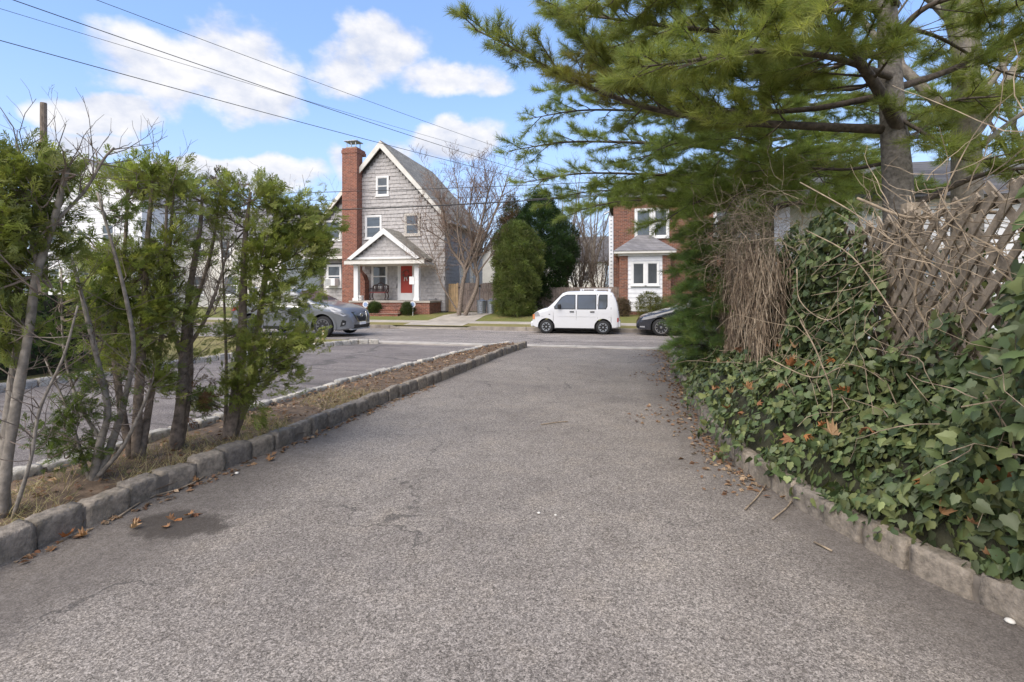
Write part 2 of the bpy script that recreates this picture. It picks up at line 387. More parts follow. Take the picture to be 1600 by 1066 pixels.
def pick(cols, n, jit=.18):
    c = np.array(cols)[rng.integers(0, len(cols), n)]; return np.clip(c * (1 + rng.normal(0, jit, (n, 1))), .004, 1)

# ------------------------------------------------------------------ ground
def sheet(name, mat, poly, z=0.0):
    m = MB(); m.poly([(p[0], p[1], p[2] if len(p) > 2 else z) for p in poly]); return structure(m.build(name, mat))
sheet('ground', 'lawn_dry', [(-1500, -1500), (1500, -1500), (1500, 2500), (-1500, 2500)], -.20)
sheet('driveway', 'asphalt', [(-3.6, -9), (6, -9), (6, 14.38), (-3.6, 14.38)], 0)
sheet('neighbour_driveway', 'asphalt_neighbour', [(-10.2, -9), (-4.65, -9), (-4.1, 14.0), (-10.2, 14.0)], .002)
m = MB(); m.add([(-120, 14.9, .006), (90, 14.9, .006), (90, 21.12, -.07), (-120, 21.12, -.07)], [(0, 1, 2, 3)]); structure(m.build('street', 'street_asphalt'))
# concrete gutter slabs between driveways and street
gb = MB().box(-120, 90, 14.0, 14.92, -.12, -.006).build('gutter', 'kerb_concrete'); structure(gb)
x = -40.0; i = 0
while x < 14:
    L = random.uniform(1.6, 2.4); q = MB().box(x, x + L - .012, 14.34 + random.uniform(-.02, .02), 14.905, -.1, .010 + random.uniform(0, .006)).build('slab', 'pale_concrete', gb); x += L
# far side: kerb with dropped apron, verge, sidewalk, lawn bank
AX0, AX1 = -10.0, -7.2
kb = MB().box(-120, 90, 21.16, 21.24, -.15, .0).build('kerb', 'kerb_concrete'); structure(kb)
for xa, xb in ((-60.4, AX0 - .5), (AX1 + .5, 30.0)):
    nseg = round((xb - xa) / 2.4); L = (xb - xa) / nseg
    for k in range(nseg): MB().box(xa + k * L, xa + (k + 1) * L - .015, 21.10, 21.27, -.14, .085).build('kerb_stone', 'kerb_concrete', kb, bevel=.015)
for xa, xb in ((AX0 - .5, AX0), (AX1 + .5, AX1)):           # kerb ends ramping down to the apron
    q = MB(); q.prism([(xa, 21.105, -.14), (xb, 21.105, -.14), (xb, 21.105, -.045), (xa, 21.105, .083)], (0, .16, 0)); q.build('kerb_ramp', 'kerb_concrete', kb, fix=True)
sheet('verge', 'lawn_dry', [(-120, 21.25, .075), (90, 21.25, .075), (90, 22.45, .13), (-120, 22.45, .13)])
def ramp_sheet(name, mat, x0, x1, prof):
    m = MB(); vs = [(x, y, z) for y, z in prof for x in (x0, x1)]
    m.add(vs, [(2 * i, 2 * i + 1, 2 * i + 3, 2 * i + 2) for i in range(len(prof) - 1)]); return structure(m.build(name, mat))
walk = ramp_sheet('sidewalk', 'concrete', -120, 90, [(22.4, .12), (22.45, .142), (23.65, .165), (23.7, .14)])
LP = [(23.66, .155), (24.2, .24), (25.0, .36), (26.2, .42), (29, .42), (60, .5)]
ramp_sheet('lawn', 'lawn', -120, 90, LP)
ap = MB(); ap.add([(AX0 - .5, 21.09, -.055), (AX1 + .5, 21.09, -.055), (AX1, 21.5, .09), (AX0, 21.5, .09), (AX1, 22.5, .147), (AX0, 22.5, .147)], [(0, 1, 2, 3), (3, 2, 4, 5)])
structure(ap.build('driveway_apron', 'concrete'))
drv = MB(); vs = []
for y, z in [(23.6, .17)] + [(a, b + .012) for a, b in LP[1:4]] + [(27.6, .435)]:
    k = (y - 23.6) / 4; vs += [(AX0 + .3 + k * .9, y, z), (AX1 - .1 + k * .3, y, z)]
drv.add(vs, [(2 * i, 2 * i + 1, 2 * i + 3, 2 * i + 2) for i in range(len(vs) // 2 - 1)]); structure(drv.build('concrete_drive', 'concrete'))
pth = MB(); vs = []
for y, z in [(23.6, .175), (24.2, .255), (25.0, .375)]:
    vs += [(-14.9 + (25 - y) * .1, y, z), (-13.55 + (25 - y) * .1, y, z)]
pth.add(vs, [(0, 1, 3, 2), (2, 3, 5, 4)]); structure(pth.build('garden_path', 'concrete'))

def gridmesh(name, mat, us, vs, fn, kind=structure):
    m = MB(); nu, nv = len(us), len(vs); m.add([fn(u, v) for v in vs for u in us], [(j * nu + i, j * nu + i + 1, (j + 1) * nu + i + 1, (j + 1) * nu + i) for j in range(nv - 1) for i in range(nu - 1)])
    return kind(m.build(name, mat, smooth=True))
def lerp_poly(poly, y):
    for (x0, y0), (x1, y1) in zip(poly, poly[1:]):
        if y <= y1: return x0 + (x1 - x0) * (y - y0) / (y1 - y0)
    return poly[-1][0]
ML = [(-4.95, -3), (-4.8, 3.3), (-4.72, 4.5), (-4.6, 7.5), (-4.2, 11), (-3.86, 13.4), (-3.5, 14.3)]
MR = [(-3.45, -3), (-3.5, 3.3), (-3.4, 4.6), (-3.36, 6.5), (-3.2, 8.5), (-3.02, 12.5), (-2.85, 14.2)]
NK = [(-9.3, -3), (-9.4, 5.5), (-9.45, 6.8), (-9.2, 9.5), (-8.7, 12.5), (-8.0, 13.9), (-7.4, 14.2)]
gridmesh('median', 'soil', np.linspace(0, 1, 7), np.linspace(-3, 14.2, 90),
         lambda u, y: (lerp_poly(ML, y) * (1 - u) + lerp_poly(MR, y) * u, y, .055 + .055 * math.sin(u * math.pi) + random.uniform(-.015, .015)))
gridmesh('neighbour_lawn', 'lawn_dry', np.linspace(0, 1, 16), np.linspace(-3, 14.25, 40), lambda u, y: (-60 * (1 - u) + (lerp_poly(NK, y) - .06) * u, y, .09 + random.uniform(-.01, .02)))

def block_variants(n, L, W, H, mat, nx=9, ny=5, nz=5, rough=.0075):
    out = []
    for k in range(n):
        m = MB(); idx = {}; jit = np.random.default_rng(50 + k)
        tilt = jit.uniform(-.012, .012, 4)
        def vert(i, j, l):
            if (i, j, l) not in idx:
                u, v, t = i / nx * 2 - 1, j / ny * 2 - 1, l / nz * 2 - 1
                r = 1 - .022 * (abs(u) ** 6 * (abs(v) ** 4 + abs(t) ** 4) + abs(v) ** 6 * abs(t) ** 4)
                p = Vector((u * L / 2 * (1 - .02 * abs(v) ** 4 * abs(u) ** 4), v * W / 2 * r, t * H / 2 * r))
                p += Vector(jit.normal(0, rough * .5, 3)) + Vector((0, 1, 0)) * tilt[0] * u + Vector((0, 0, 1)) * (tilt[1] * u + tilt[2] * v)
                idx[(i, j, l)] = len(m.v); m.v.append(tuple(p))
            return idx[(i, j, l)]
        for a, b, fix in (('x', 'y', 'z'), ('y', 'z', 'x'), ('x', 'z', 'y')):
            D = dict(x=nx, y=ny, z=nz)
            for e in (0, D[fix]):
                for i in range(D[a]):
                    for j in range(D[b]):
                        q = [vert(**{'ijl'['xyz'.index(a)]: i + p, 'ijl'['xyz'.index(b)]: j + r, 'ijl'['xyz'.index(fix)]: e}) for p, r in ((0, 0), (1, 0), (1, 1), (0, 1))]
                        m.f.append(tuple(q) if (e > 0) ^ (fix == 'y') else tuple(q[::-1])); m.mi.append(0)
        out.append(m.mesh('stone', mat, smooth=True))
    return out
def along(poly, step):
    pts = [Vector((*p, 0)) for p in poly]; out = []; carry = 0
    for a, b in zip(pts, pts[1:]):
        L = (b - a).length; t = carry
        while t < L: out.append((a + (b - a) * (t / L), (b - a).normalized())); t += step
        carry = t - L
    return out
def kerb_row(name, poly, variants, step, z, off, bedw, bedz, mat='mortar', y0=-1.0, lean=0):
    m = MB(); vs = []
    for x, y in poly: vs += [(x + off - bedw, y, -.05), (x + off - bedw, y, bedz), (x + off + bedw, y, bedz), (x + off + bedw, y, -.05)]
    m.add(vs, [(4 * i + a, 4 * i + b, 4 * i + 4 + b, 4 * i + 4 + a) for i in range(len(poly) - 1) for a, b in ((0, 1), (1, 2), (2, 3))])
    k = structure(m.build(name, mat))
    for p, t in along(poly, step):
        if p.y < y0: continue
        me = random.choice(variants)
        piece('stone', me, k, (p.x + off + random.uniform(-.012, .012), p.y, z + random.uniform(-.014, .012)),
              (random.uniform(-.03, .03), lean + random.uniform(-.05, .05), math.atan2(t.y, t.x) + random.uniform(-.035, .035) + (math.pi if random.random() < .5 else 0)), (random.uniform(.94, 1.02), random.uniform(.92, 1.08), 1))
    return k
BV = block_variants(7, .278, .125, .22, 'granite'); BVp = block_variants(5, .278, .13, .20, 'granite_pale')
kerb_row('stone_kerb', MR, BV, .29, .055, -.055, .048, .135)
kerb_row('pale_stone_kerb', ML, BVp, .29, .04, .06, .05, .11)
kerb_row('boundary_stone_kerb', NK, BVp, .29, .03, -.06, .045, .05)
RK = [(4.4, .5), (3.3, 1.45), (2.45, 2.15), (1.82, 2.8), (1.5, 3.3), (1.16, 4.09), (.93, 4.94), (.84, 6.14), (.86, 9.08), (.98, 14.2)]
kerb_row('ivy_stone_kerb', RK, BV, .30, .05, .06, .048, .13, y0=.3)
FX = 1.92                                  # line of the lattice fence
def rkx(y): return lerp_poly([(a, b) for a, b in RK], y)
def bank_top(y):                           # height of the ivy bank at the fence
    return .35 + .72 * max(0, min(1, (11.5 - y) / 2.5))
def bank(u, y):                            # u 0 kerb .. 1 fence
    x0 = rkx(y) + .1; x1 = max(FX + .05, x0 + .3)
    z = .12 + (bank_top(y) - .12) * (u ** (1.1 if y < 4 else max(.62, 1.1 - (y - 4) * .3)))
    return x0 + (x1 - x0) * u, y, z + .05 * math.sin(y * 5.1 + u * 7) * math.sin(u * 9 + y * 2.3)
gridmesh('bank', 'dark_soil_and_gaps', np.linspace(0, 1, 9), np.linspace(.55, 14.2, 80), lambda u, y: (bank(u, y)[0], y, bank(u, y)[2] - .07))
gridmesh('side_yard', 'lawn_dry', np.linspace(0, 1, 6), np.linspace(-6, 14.2, 30), lambda u, y: (max(FX + .03, rkx(max(y, .5)) + .35) + u * 45, y, .25 + .02 * math.sin(y * 3)))

# ------------------------------------------------------------------ grey shingled house
YF = 27.2
def F(px, py): return on_y(px, py, YF)
def window(parent, x0, x1, z0, z1, y, frame=.09, mat='white_paint', sash=True, glassmat='window_glass', blind=None):
    """a double-hung window proud of a wall facing -Y at depth y; casing, sill, panes"""
    m = MB()
    m.box(x0, x0 + frame, y - .05, y - .001, z0, z1); m.box(x1 - frame, x1, y - .05, y - .001, z0, z1)
    m.box(x0 + frame, x1 - frame, y - .052, y - .001, z1 - frame, z1); m.box(x0 + frame, x1 - frame, y - .052, y - .001, z0, z0 + frame * .8)
    o = m.build('window', mat, parent)
    MB().box(x0 - .04, x1 + .04, y - .09, y - .0025, z0 - .05, z0 - .002).build('sill', mat, o)
    gx0, gx1, gz0, gz1 = x0 + frame, x1 - frame, z0 + frame * .8, z1 - frame; zm = (gz0 + gz1) / 2
    panes = ((gz0, zm), (zm, gz1)) if sash else ((gz0, gz1),)
    for k, (a, b) in enumerate(panes):
        yy = y - .012 - .012 * k
        MB().box(gx0, gx1, yy, yy + .006, a, b).build('pane', glassmat, o)
        f = MB(); t = .035; f.box(gx0, gx0 + t, yy - .014, yy - .002, a, b); f.box(gx1 - t, gx1, yy - .014, yy - .002, a, b); f.box(gx0 + t, gx1 - t, yy - .014, yy - .002, a, a + t); f.box(gx0 + t, gx1 - t, yy - .014, yy - .002, b - t, b)
        f.build('sash', mat, o)
    return o
ax, az = F(598, 226); xr, zr = F(697, 338); xl = 2 * ax - xr; ROOFT = .14
YB = 34.6
gh = thing('grey_house', (ax, YF, .4), 'grey shingled gabled house with tall red brick chimney and columned porch', 'house')
zb = .3
sl_ = (az - zr) / (xr - ax)
wall = MB(); poly = [(xl + .05, YF, zb), (xr - .05, YF, zb), (xr - .05, YF, zr - .1), (ax, YF, az - .2), (xl + .05, YF, zr - .1)]
wall.prism(poly, (0, YB - YF, 0)); wall = wall.build('wall', 'shingle_under', gh, fix=True)
rf = MB(); nrm = Vector((sl_, 0, 1)).normalized()
for sgn, xe in ((1, xr), (-1, xl)):
    e = xe + sgn * .28; ze = az - sl_ * abs(e - ax)
    rf.prism([(ax, YF - .3, az), (e, YF - .3, ze), (e, YF - .3, ze + ROOFT), (ax, YF - .3, az + ROOFT * 1.25)], (0, YB - YF + .6, 0))
roof = rf.build('roof', 'roof_tan', gh, fix=True)
rk = MB()
for sgn, xe in ((1, xr), (-1, xl)):
    e = xe + sgn * .285; ze = az - sl_ * abs(e - ax)
    rk.prism([(ax, YF - .36, az + .12), (ax, YF - .36, az - .28), (e, YF - .36, ze - .17), (e, YF - .36, ze + .10)], (0, .06, 0))
rk.build('rake_board', 'cream_paint', roof, fix=True)
for sgn, xe in ((1, xr), (-1, xl)):
    e = xe + sgn * .3; ze = az - sl_ * abs(e - ax); MB().box(e - .05, e + .09, YF - .28, YB + .3, ze - .08, ze + .06).build('gutter', 'cream_paint', roof)
# openings on the front (metres), kept clear of shingles
def rect(a, b): (x0, z1), (x1, z0) = F(*a), F(*b); return x0, x1, z0, z1
OPEN = dict(attic=rect((588, 276), (608, 306)), up_left=rect((571, 337), (597, 373)), up_right=rect((632, 334), (657, 368)),
            ac=rect((511, 414), (534, 449)), far_left=rect((505, 345), (533, 376)), porch=rect((581, 414), (606, 450)), door=rect((622, 414), (648, 470)))
chx0, chx1 = on_y(534.5, 300, YF - .62)[0], on_y(557.5, 300, YF - .62)[0]; chz = F(548, 236)[1]; chw = F(577, 440)[0]; shz = F(570, 424)[1]
wedge = MB(); wedge.add([(-.5, -1, 0), (.5, -1, 0), (.5, 0, 0), (-.5, 0, 0), (-.5, -.25, 1), (.5, -.25, 1), (.5, 0, 1), (-.5, 0, 1)], [(3, 2, 1, 0), (4, 5, 6, 7), (0, 1, 5, 4), (1, 2, 6, 5), (2, 3, 7, 6), (3, 0, 4, 7)])
wme = wedge.mesh('shingle', 'shingle_grey')
lo = MB(); cnt = 0; EXPO = .215; cand = []
z = .5; row = 0
while z < az - .3:
    x = xl + .06 - random.uniform(0, .25); half = (az - .3 - z - EXPO) / sl_
    while x < xr - .06:
        wd = random.uniform(.2, .46); xa, xb = max(x, xl + .06), min(x + wd, xr - .06); x += wd
        if z + EXPO > zr - .2: xa, xb = max(xa, ax - half), min(xb, ax + half)
        if xb - xa < .06: continue
        for (o0, o1, p0, p1) in OPEN.values():
            if p0 - .05 < z + EXPO * .5 < p1 + .02:
                if xa < o1 - .02 and xb > o0 + .02:
                    if xa < o0 and xb - o0 < .3: xb = o0 + .02
                    elif xb > o1 and o1 - xa < .3: xa = o1 - .02
                    else: xa = xb
        if xb - xa < .06 or (xa > chx0 and xb < chx1 and z < chz): continue
        cand.append((xa, xb, z + random.uniform(-.022, .012)))
    z += EXPO; row += 1
def vis(c): return (c[0] > chx1 and c[2] > 4.2 and c[0] < F(690, 300)[0]) 
big = sorted([c for c in cand if vis(c)], key=lambda c: -(c[1] - c[0]))[:300]; bigs = set(big)
for xa, xb, zz in cand:
    th = random.uniform(.034, .05)
    if (xa, xb, zz) in bigs: piece('shingle', wme, wall, ((xa + xb) / 2, YF + .001, zz), None, (xb - xa - .006, th, EXPO + .015))
    else:
        c = (xa + xb) / 2; wd = xb - xa - .006; h = EXPO + .015
        lo.add([(c + a * wd, YF + .001 + b * th, zz + d * h) for a, b, d in wedge.v], wedge.f)
q = lo.build('shingles', 'shingle_grey', wall); stuff(q)
# side wall courses
lo = MB(); z = .5
while z < zr - .3:
    y = YF + .02
    while y < YB:
        L = min(random.uniform(.3, .8), YB - y); zz = z + random.uniform(-.02, .012); t = random.uniform(.018, .03)
        lo.add([(xr - .051 - b * t, y + (a + .5) * (L - .006), zz + d * (EXPO + .01)) for a, b, d in wedge.v], [f[::-1] for f in wedge.f]); y += L
    z += EXPO
stuff(lo.build('side_shingles', 'shingle_grey', wall))
def win_side(parent, x, y0, y1, z0, z1, mat='white_paint'):
    m = MB(); t = .09; m.box(x + .001, x + .06, y0, y0 + t, z0, z1); m.box(x + .001, x + .06, y1 - t, y1, z0, z1); m.box(x + .001, x + .062, y0 + t, y1 - t, z0, z0 + t); m.box(x + .001, x + .062, y0 + t, y1 - t, z1 - t, z1)
    m.box(x + .001, x + .05, y0 + t, y1 - t, (z0 + z1) / 2 - .03, (z0 + z1) / 2 + .03)
    o = m.build('window', mat, parent); MB().box(x + .004, x + .03, y0 + t, y1 - t, z0 + t, z1 - t).build('pane', 'window_glass', o); return o
win_side(gh, xr - .04, 29.6, 30.5, 1.9, 3.2); win_side(gh, xr - .04, 31.6, 32.5, 1.9, 3.2); win_side(gh, xr - .04, 32.4, 33.2, 4.2, 5.4)
for k in ('attic', 'up_left', 'porch'): window(gh, *OPEN[k], YF - .012)
window(gh, *OPEN['far_left'], YF - .012)
o = window(gh, *OPEN['up_right'], YF - .012, mat='peeling_paint', frame=.12); o['label'] = 'upper window with peeling paint casing'
o0, o1, p0, p1 = OPEN['ac']; wac = window(gh, o0, o1, p0, p1, YF - .012)
# pent roof over the ground floor left of the chimney
x0, z1 = F(492, 394); x1 = chx0; z0 = F(500, 404)[1]
pr = MB(); pr.prism([(x0 - 1.2, YF, z1 + .12), (x0 - 1.2, YF - .55, z0 + .12), (x0 - 1.2, YF - .55, z0 - .02), (x0 - 1.2, YF, z0 - .02)], (x1 - x0 + 1.2, 0, 0)); pr.build('pent_roof', 'roof_tan', gh, fix=True)
MB().box(x0 - 1.25, x1, YF - .60, YF - .552, z0 - .08, z0 + .07).build('fascia', 'cream_paint', gh)
# window air conditioner: lifts away
ac = thing('air_conditioner', ((o0 + o1) / 2, YF - .2, p0), 'grey window air conditioner in the ground floor window left of chimney', 'air conditioner')
acx = (o0 + o1) / 2; MB().box(acx - .34, acx + .34, YF - .5, YF - .06, p0 + .08, p0 + .52).build('casing', 'white_paint', ac, bevel=.02)
g = MB(); [g.box(acx - .30 + i * .055, acx - .27 + i * .055, YF - .515, YF - .502, p0 + .12, p0 + .48) for i in range(7)]; g.build('grille', 'ac_grey', ac)
# chimney
ch = MB(); yc0 = YF - .62
ch.box(chx0, chx1, yc0, YF + .02, .3, chz - .3); ch.box(chx0 - .03, chx1 + .03, yc0 - .03, YF + .4, chz - .3, chz - .12); ch.box(chx0, chx1, yc0 + .005, YF + .35, chz - .12, chz)
ch.prism([(chx1 - .002, yc0 + .1, .3), (chw, yc0 + .1, .3), (chw, yc0 + .1, shz - .6), (chw - .12, yc0 + .1, shz - .25), (chw - .4, yc0 + .1, shz), (chx1 - .002, yc0 + .1, shz + .1)], (0, .5, 0))
chim = ch.build('chimney', 'red_brick', gh, fix=True)
cc = (chx0 + chx1) / 2; ym = yc0 + .45
MB().box(cc - .32, cc + .32, ym - .3, ym + .3, chz + .001, chz + .10).build('crown', 'concrete', chim)
c = MB(); c.box(cc - .42, cc + .42, ym - .38, ym + .38, chz + .42, chz + .46); [c.box(cc + a - .02, cc + a + .02, ym + b - .02, ym + b + .02, chz + .1, chz + .42) for a in (-.28, 0, .28) for b in (-.25, .25)]
c.build('cap', 'galvanised', chim)
# porch
YP = 25.5
def PF(px, py): return on_y(px, py, YP)
pxl, pxr = PF(547, 470)[0], PF(671, 470)[0]; pz = PF(600, 470)[1]; por = MB()
po = thing('porch', ((pxl + pxr) / 2, YP, .4), 'gabled front porch with white columns and brick base below grey gable', 'porch')
MB().box(pxl, pxr, YP, YF - .001, .25, pz - .10).build('base', 'red_brick', po)
MB().box(pxl - .05, pxr + .05, YP - .06, YF - .001, pz - .10, pz).build('floor', 'concrete', po)
sx0, sx1 = PF(589, 480)[0], PF(633, 480)[0]; nst = 3
for k in range(nst):
    zt = pz - .02 - (k + 1) * (pz - .38) / (nst + .4)
    st = MB().box(sx0, sx1, YP - .3 * (k + 1), YP - .3 * k - .06 * (k == 0), .2, zt - .05).build('step', 'red_brick', po)
    MB().box(sx0 - .02, sx1 + .02, YP - .3 * (k + 1) - .03, YP - .3 * k - .065 * (k == 0), zt - .05, zt).build('tread', 'old_brick', st)
for px in (555, 650):
    x = PF(px, 470)[0]; zt = PF(px, 412)[1]; c = MB().box(x - .13, x + .13, YP + .05, YP + .31, pz + .12, zt - .1).build('column', 'white_paint', po, bevel=.012)
    MB().box(x - .17, x + .17, YP + .01, YP + .35, pz, pz + .14).build('plinth', 'white_paint', c); MB().box(x - .16, x + .16, YP + .02, YP + .34, zt - .12, zt).build('capital', 'white_paint', c)
gx, gz = PF(602, 359); gl, gr = PF(549, 404)[0], PF(655, 404)[0]; gb_ = PF(600, 404)[1]; fl, fr = PF(543, 412)[0], PF(666, 412)[0]; fz = PF(600, 413)[1]
MB().box(fl + .12, fr - .12, YP + .02, YF - .002, fz - .02, fz + .12).build('beam', 'cream_paint', po)
MB().box(fl - .02, fr + .02, YP - .33, YP - .27, fz + .0, fz + .17).build('fascia', 'cream_paint', po)
sk = MB(); sk.prism([(fl, YP - .27, fz + .14), (fl, YP - .27, fz + .20), (fl, YP + .06, gb_ + .02), (fl, YP + .06, fz + .14)], (fr - fl, 0, 0)); sk.build('skirt_roof', 'roof_tan', po, fix=True)
ga = MB(); ga.prism([(gl + .1, YP, gb_), (gr - .1, YP, gb_), (gx, YP, gz - .12)], (0, .1, 0)); gab = ga.build('gable', 'shingle_under', po, fix=True)
z = gb_ + .02; ps = (gz - .12 - gb_) / (gr - .1 - gx)
while z < gz - .3:
    half = (gz - .12 - z - .2) / ps; x = gx - half
    while x < gx + half - .05:
        wd = min(random.uniform(.25, .5), gx + half - x); piece('shingle', wme, gab, (x + wd / 2, YP - .001, z + random.uniform(-.015, .01)), None, (wd - .006, .026, .215)); x += wd
    z += .205
pr = MB()
for sgn, e in ((-1, gl), (1, gr)):
    e2 = e + sgn * .1; ze = gb_ - .05
    pr.prism([(gx, YP - .2, gz), (e2, YP - .2, ze), (e2, YP - .2, ze + .08), (gx, YP - .2, gz + .1)], (0, YF - YP + .2, 0))
pr.build('roof', 'roof_tan', po, fix=True)
pk = MB()
for sgn, e in ((-1, gl), (1, gr)):
    e2 = e + sgn * .11; ze = gb_ - .05
    pk.prism([(gx, YP - .25, gz + .06), (gx, YP - .25, gz - .26), (e2 - sgn * .22, YP - .25, ze - .02), (e2, YP - .25, ze + .05)], (0, .05, 0))
pk.build('rake_board', 'white_paint', po, fix=True); MB().box(gl + .1, gr - .1, YP - .06, YP - .03, gb_ - .03, gb_ + .08).build('sill_board', 'white_paint', po)
# door
o0, o1, p0, p1 = OPEN['door']
d = MB(); d.box(o0, o0 + .12, YF - .07, YF - .001, pz, p1 + .1); d.box(o1 - .12, o1, YF - .07, YF - .001, pz, p1 + .1); d.box(o0 + .12, o1 - .12, YF - .07, YF - .001, p1 - .02, p1 + .1)
MB().box(o0 + .12, o1 - .12, YF - .045, YF - .0015, pz + .005, p1 - .02).build('door_backing', 'red_door', gh)
door = d.build('door', 'white_paint', gh); zd = F(635, 458)[1]
MB().box(o0 + .12, o1 - .12, YF - .08, YF - .05, pz + .01, zd).build('kick_panel', 'white_paint', door)
MB().box(o0 + .13, o0 + .2, YF - .08, YF - .05, zd, p1 - .02).build('stile', 'white_paint', door)
wr = thing('door_wreath', ((o0 + o1) / 2, YF - .08, 2.2), 'dried wreath with pale ribbon on the red front door', 'wreath')
m = MB(); ca = Vector(((o0 + o1) / 2 + .03, YF - .12, F(635, 428)[1]))
for k in range(90):
    a = random.uniform(0, 6.28); r = .2 + random.gauss(0, .035); p = ca + Vector((r * math.cos(a), random.uniform(-.03, .05), r * math.sin(a))); q = p + Vector(rdir(1)[0]) * .08; m.tube([p, q], [.012, .004], 4)
m.build('twigs', 'bark_brown', wr); m = MB(); [m.tube([ca + Vector((a, -.05, -.2)), ca + Vector((a * 2, -.06, -.42))], [.03, .02], 5) for a in (-.04, .05)]; m.build('ribbon', 'cream_paint', wr)
# bench
bx0, bz0 = on_y(577.5, 470, 26.4); bx1 = on_y(607, 470, 26.4)[0]; bz0 = pz + .0; by = 26.4
be = thing('garden_bench', ((bx0 + bx1) / 2, by, pz), 'dark iron bench with red seat and scrolled back on the porch', 'bench')
m = MB().box(bx0 + .1, bx1 - .1, by - .2, by + .2, pz + .42, pz + .48).build('seat', 'bench_red', be, bevel=.01)
m = MB(); cxx = (bx0 + bx1) / 2; W = (bx1 - bx0) / 2 - .1
prof = [(-W, .48), (-W, .78), (-W * .8, .86), (-W * .45, .88), (-W * .25, .95), (0, .99), (W * .25, .95), (W * .45, .88), (W * .8, .86), (W, .78), (W, .48)]
m.tube([(cxx + a, by + .2, pz + b) for a, b in prof], .035, 6)
for k in range(15):
    a = -W + (k + .5) * 2 * W / 15; m.tube([(cxx + a, by + .2, pz + .46), (cxx + a * .97 + .05 * math.sin(k), by + .22, pz + .86)], .024, 5)
m.build('backrest', 'iron', be)
for sx in (-1, 1):
    for dy_ in (-.17, .17): MB().tube([(cxx + sx * W * .92, by + dy_, pz + .45), (cxx + sx * (W * .92 + .06), by + dy_, pz + .25), (cxx + sx * (W * .92), by + dy_, pz + .08), (cxx + sx * (W * .92 + .05), by + dy_, pz)], .028, 6).build('leg', 'iron', be)
    MB().tube([(cxx + sx * W, by + .2, pz + .7), (cxx + sx * (W + .07), by, pz + .68), (cxx + sx * W, by - .19, pz + .46)], .025, 6).build('armrest', 'iron', be)
# small things at the porch
x, z = PF(559, 468); pl = thing('planter_crate', (x, YP + .15, pz), 'small white openwork planter beside the left porch column', 'planter')
m = MB(); [m.box(x - .15 + a, x - .12 + a, YP + .1, YP + .36, pz, pz + .28) for a in (0, .09, .18, .27)]; m.build('uprights', 'white_paint', pl); m = MB(); [m.box(x - .16, x + .16, YP + .09, YP + .37, pz + b, pz + b + .04) for b in (.02, .22)]; m.build('rails', 'white_paint', pl)
for px, lab in ((571.5, 'small blue-white yard sign on a stake in front of left porch end'), (645, 'small blue-white yard sign on a stake right of the porch steps')):
    x, z = on_y(px, 478, 24.85); sg = thing('yard_sign', (x, 24.85, .34), lab, 'sign', 'yard signs at the porch'); g0 = .33
    MB().box(x - .015, x + .015, 24.84, 24.87, g0, z - .05).build('stake', 'cream_paint', sg)
    m = MB(); m.prism([(x + .17 * math.cos(R(22.5 + 45 * k)), 24.82, z + .07 + .17 * math.sin(R(22.5 + 45 * k))) for k in range(8)], (0, .015, 0)); b_ = m.build('plate', 'white_paint', sg, fix=True)
    m = MB(); m.prism([(x + .125 * math.cos(R(22.5 + 45 * k)), 24.815, z + .07 + .125 * math.sin(R(22.5 + 45 * k))) for k in range(8)], (0, .004, 0)); m.build('print', 'sign_blue', b_, fix=True)
x, z = on_y(646, 437, 25.3)
x, z = PF(646, 437); q = thing('paper_sign', (x, YP + .03, z - .3), 'white paper notice hanging on the right porch column', 'notice'); MB().box(x - .25, x + .03, YP + .02, YP + .035, z - .25, z + .16).build('sheet', 'white_paint', q)
MB().tube([(x - .1, YP + .028, z + .16), (x, YP + .03, z + .25)], .006, 4).build('string', 'cream_paint', q)
x, z = F(678, 413); li = thing('wall_light', (x, YF, z), 'white box light on the shingle wall right of the porch', 'wall light'); MB().box(x - .07, x + .07, YF - .16, YF - .02, z - .14, z + .14).build('housing', 'white_paint', li, bevel=.02); MB().box(x - .05, x + .05, YF - .165, YF - .162, z - .1, z + .08).build('lens', 'lamp_glass', li)
x, z = F(676.5, 476); me_ = thing('gas_meter', (x, YF - .3, .42), 'grey gas meter with pipes at house wall right of porch', 'meter')
MB().box(x - .16, x + .16, YF - .4, YF - .15, .65, 1.0).build('meter_box', 'galvanised', me_, bevel=.04); MB().tube([(x - .1, YF - .28, .4), (x - .1, YF - .28, 1.15), (x + .2, YF - .28, 1.15), (x + .2, YF - .05, 1.2)], .03, 8).build('pipe', 'galvanised', me_)
MB().lathe([(.09, -.03), (.11, 0), (.09, .02)], (x, YF - .42, .85), 'y', 14).build('dial', 'white_paint', me_)

# ------------------------------------------------------------------ brick house on the right
YR, YW = 28.2, 26.4
def B(px, py): return on_y(px, py, YR)
bx0 = B(958.5, 400)[0]; bh = thing('brick_house', (bx0 + 4, YR, .4), 'red brick house with white panelled bay under a grey hip roof', 'house')
MB().box(bx0, bx0 + 9.5, YR, YR + 9, .3, 6.6).build('wall', 'old_brick', bh)
m = MB(); e0, e1 = bx0 - .35, bx0 + 9.85; yy0, yy1 = YR - .35, YR + 9.35; m.add([(e0, yy0, 6.6), (e1, yy0, 6.6), (e1, yy1, 6.6), (e0, yy1, 6.6), (e0 + 4.5, YR + 4.5, 9.3), (e1 - 4.5, YR + 4.5, 9.3)], [(0, 1, 5, 4), (1, 2, 5), (2, 3, 4, 5), (3, 0, 4), (3, 2, 1, 0)]); m.build('roof', 'roof_dark', bh)
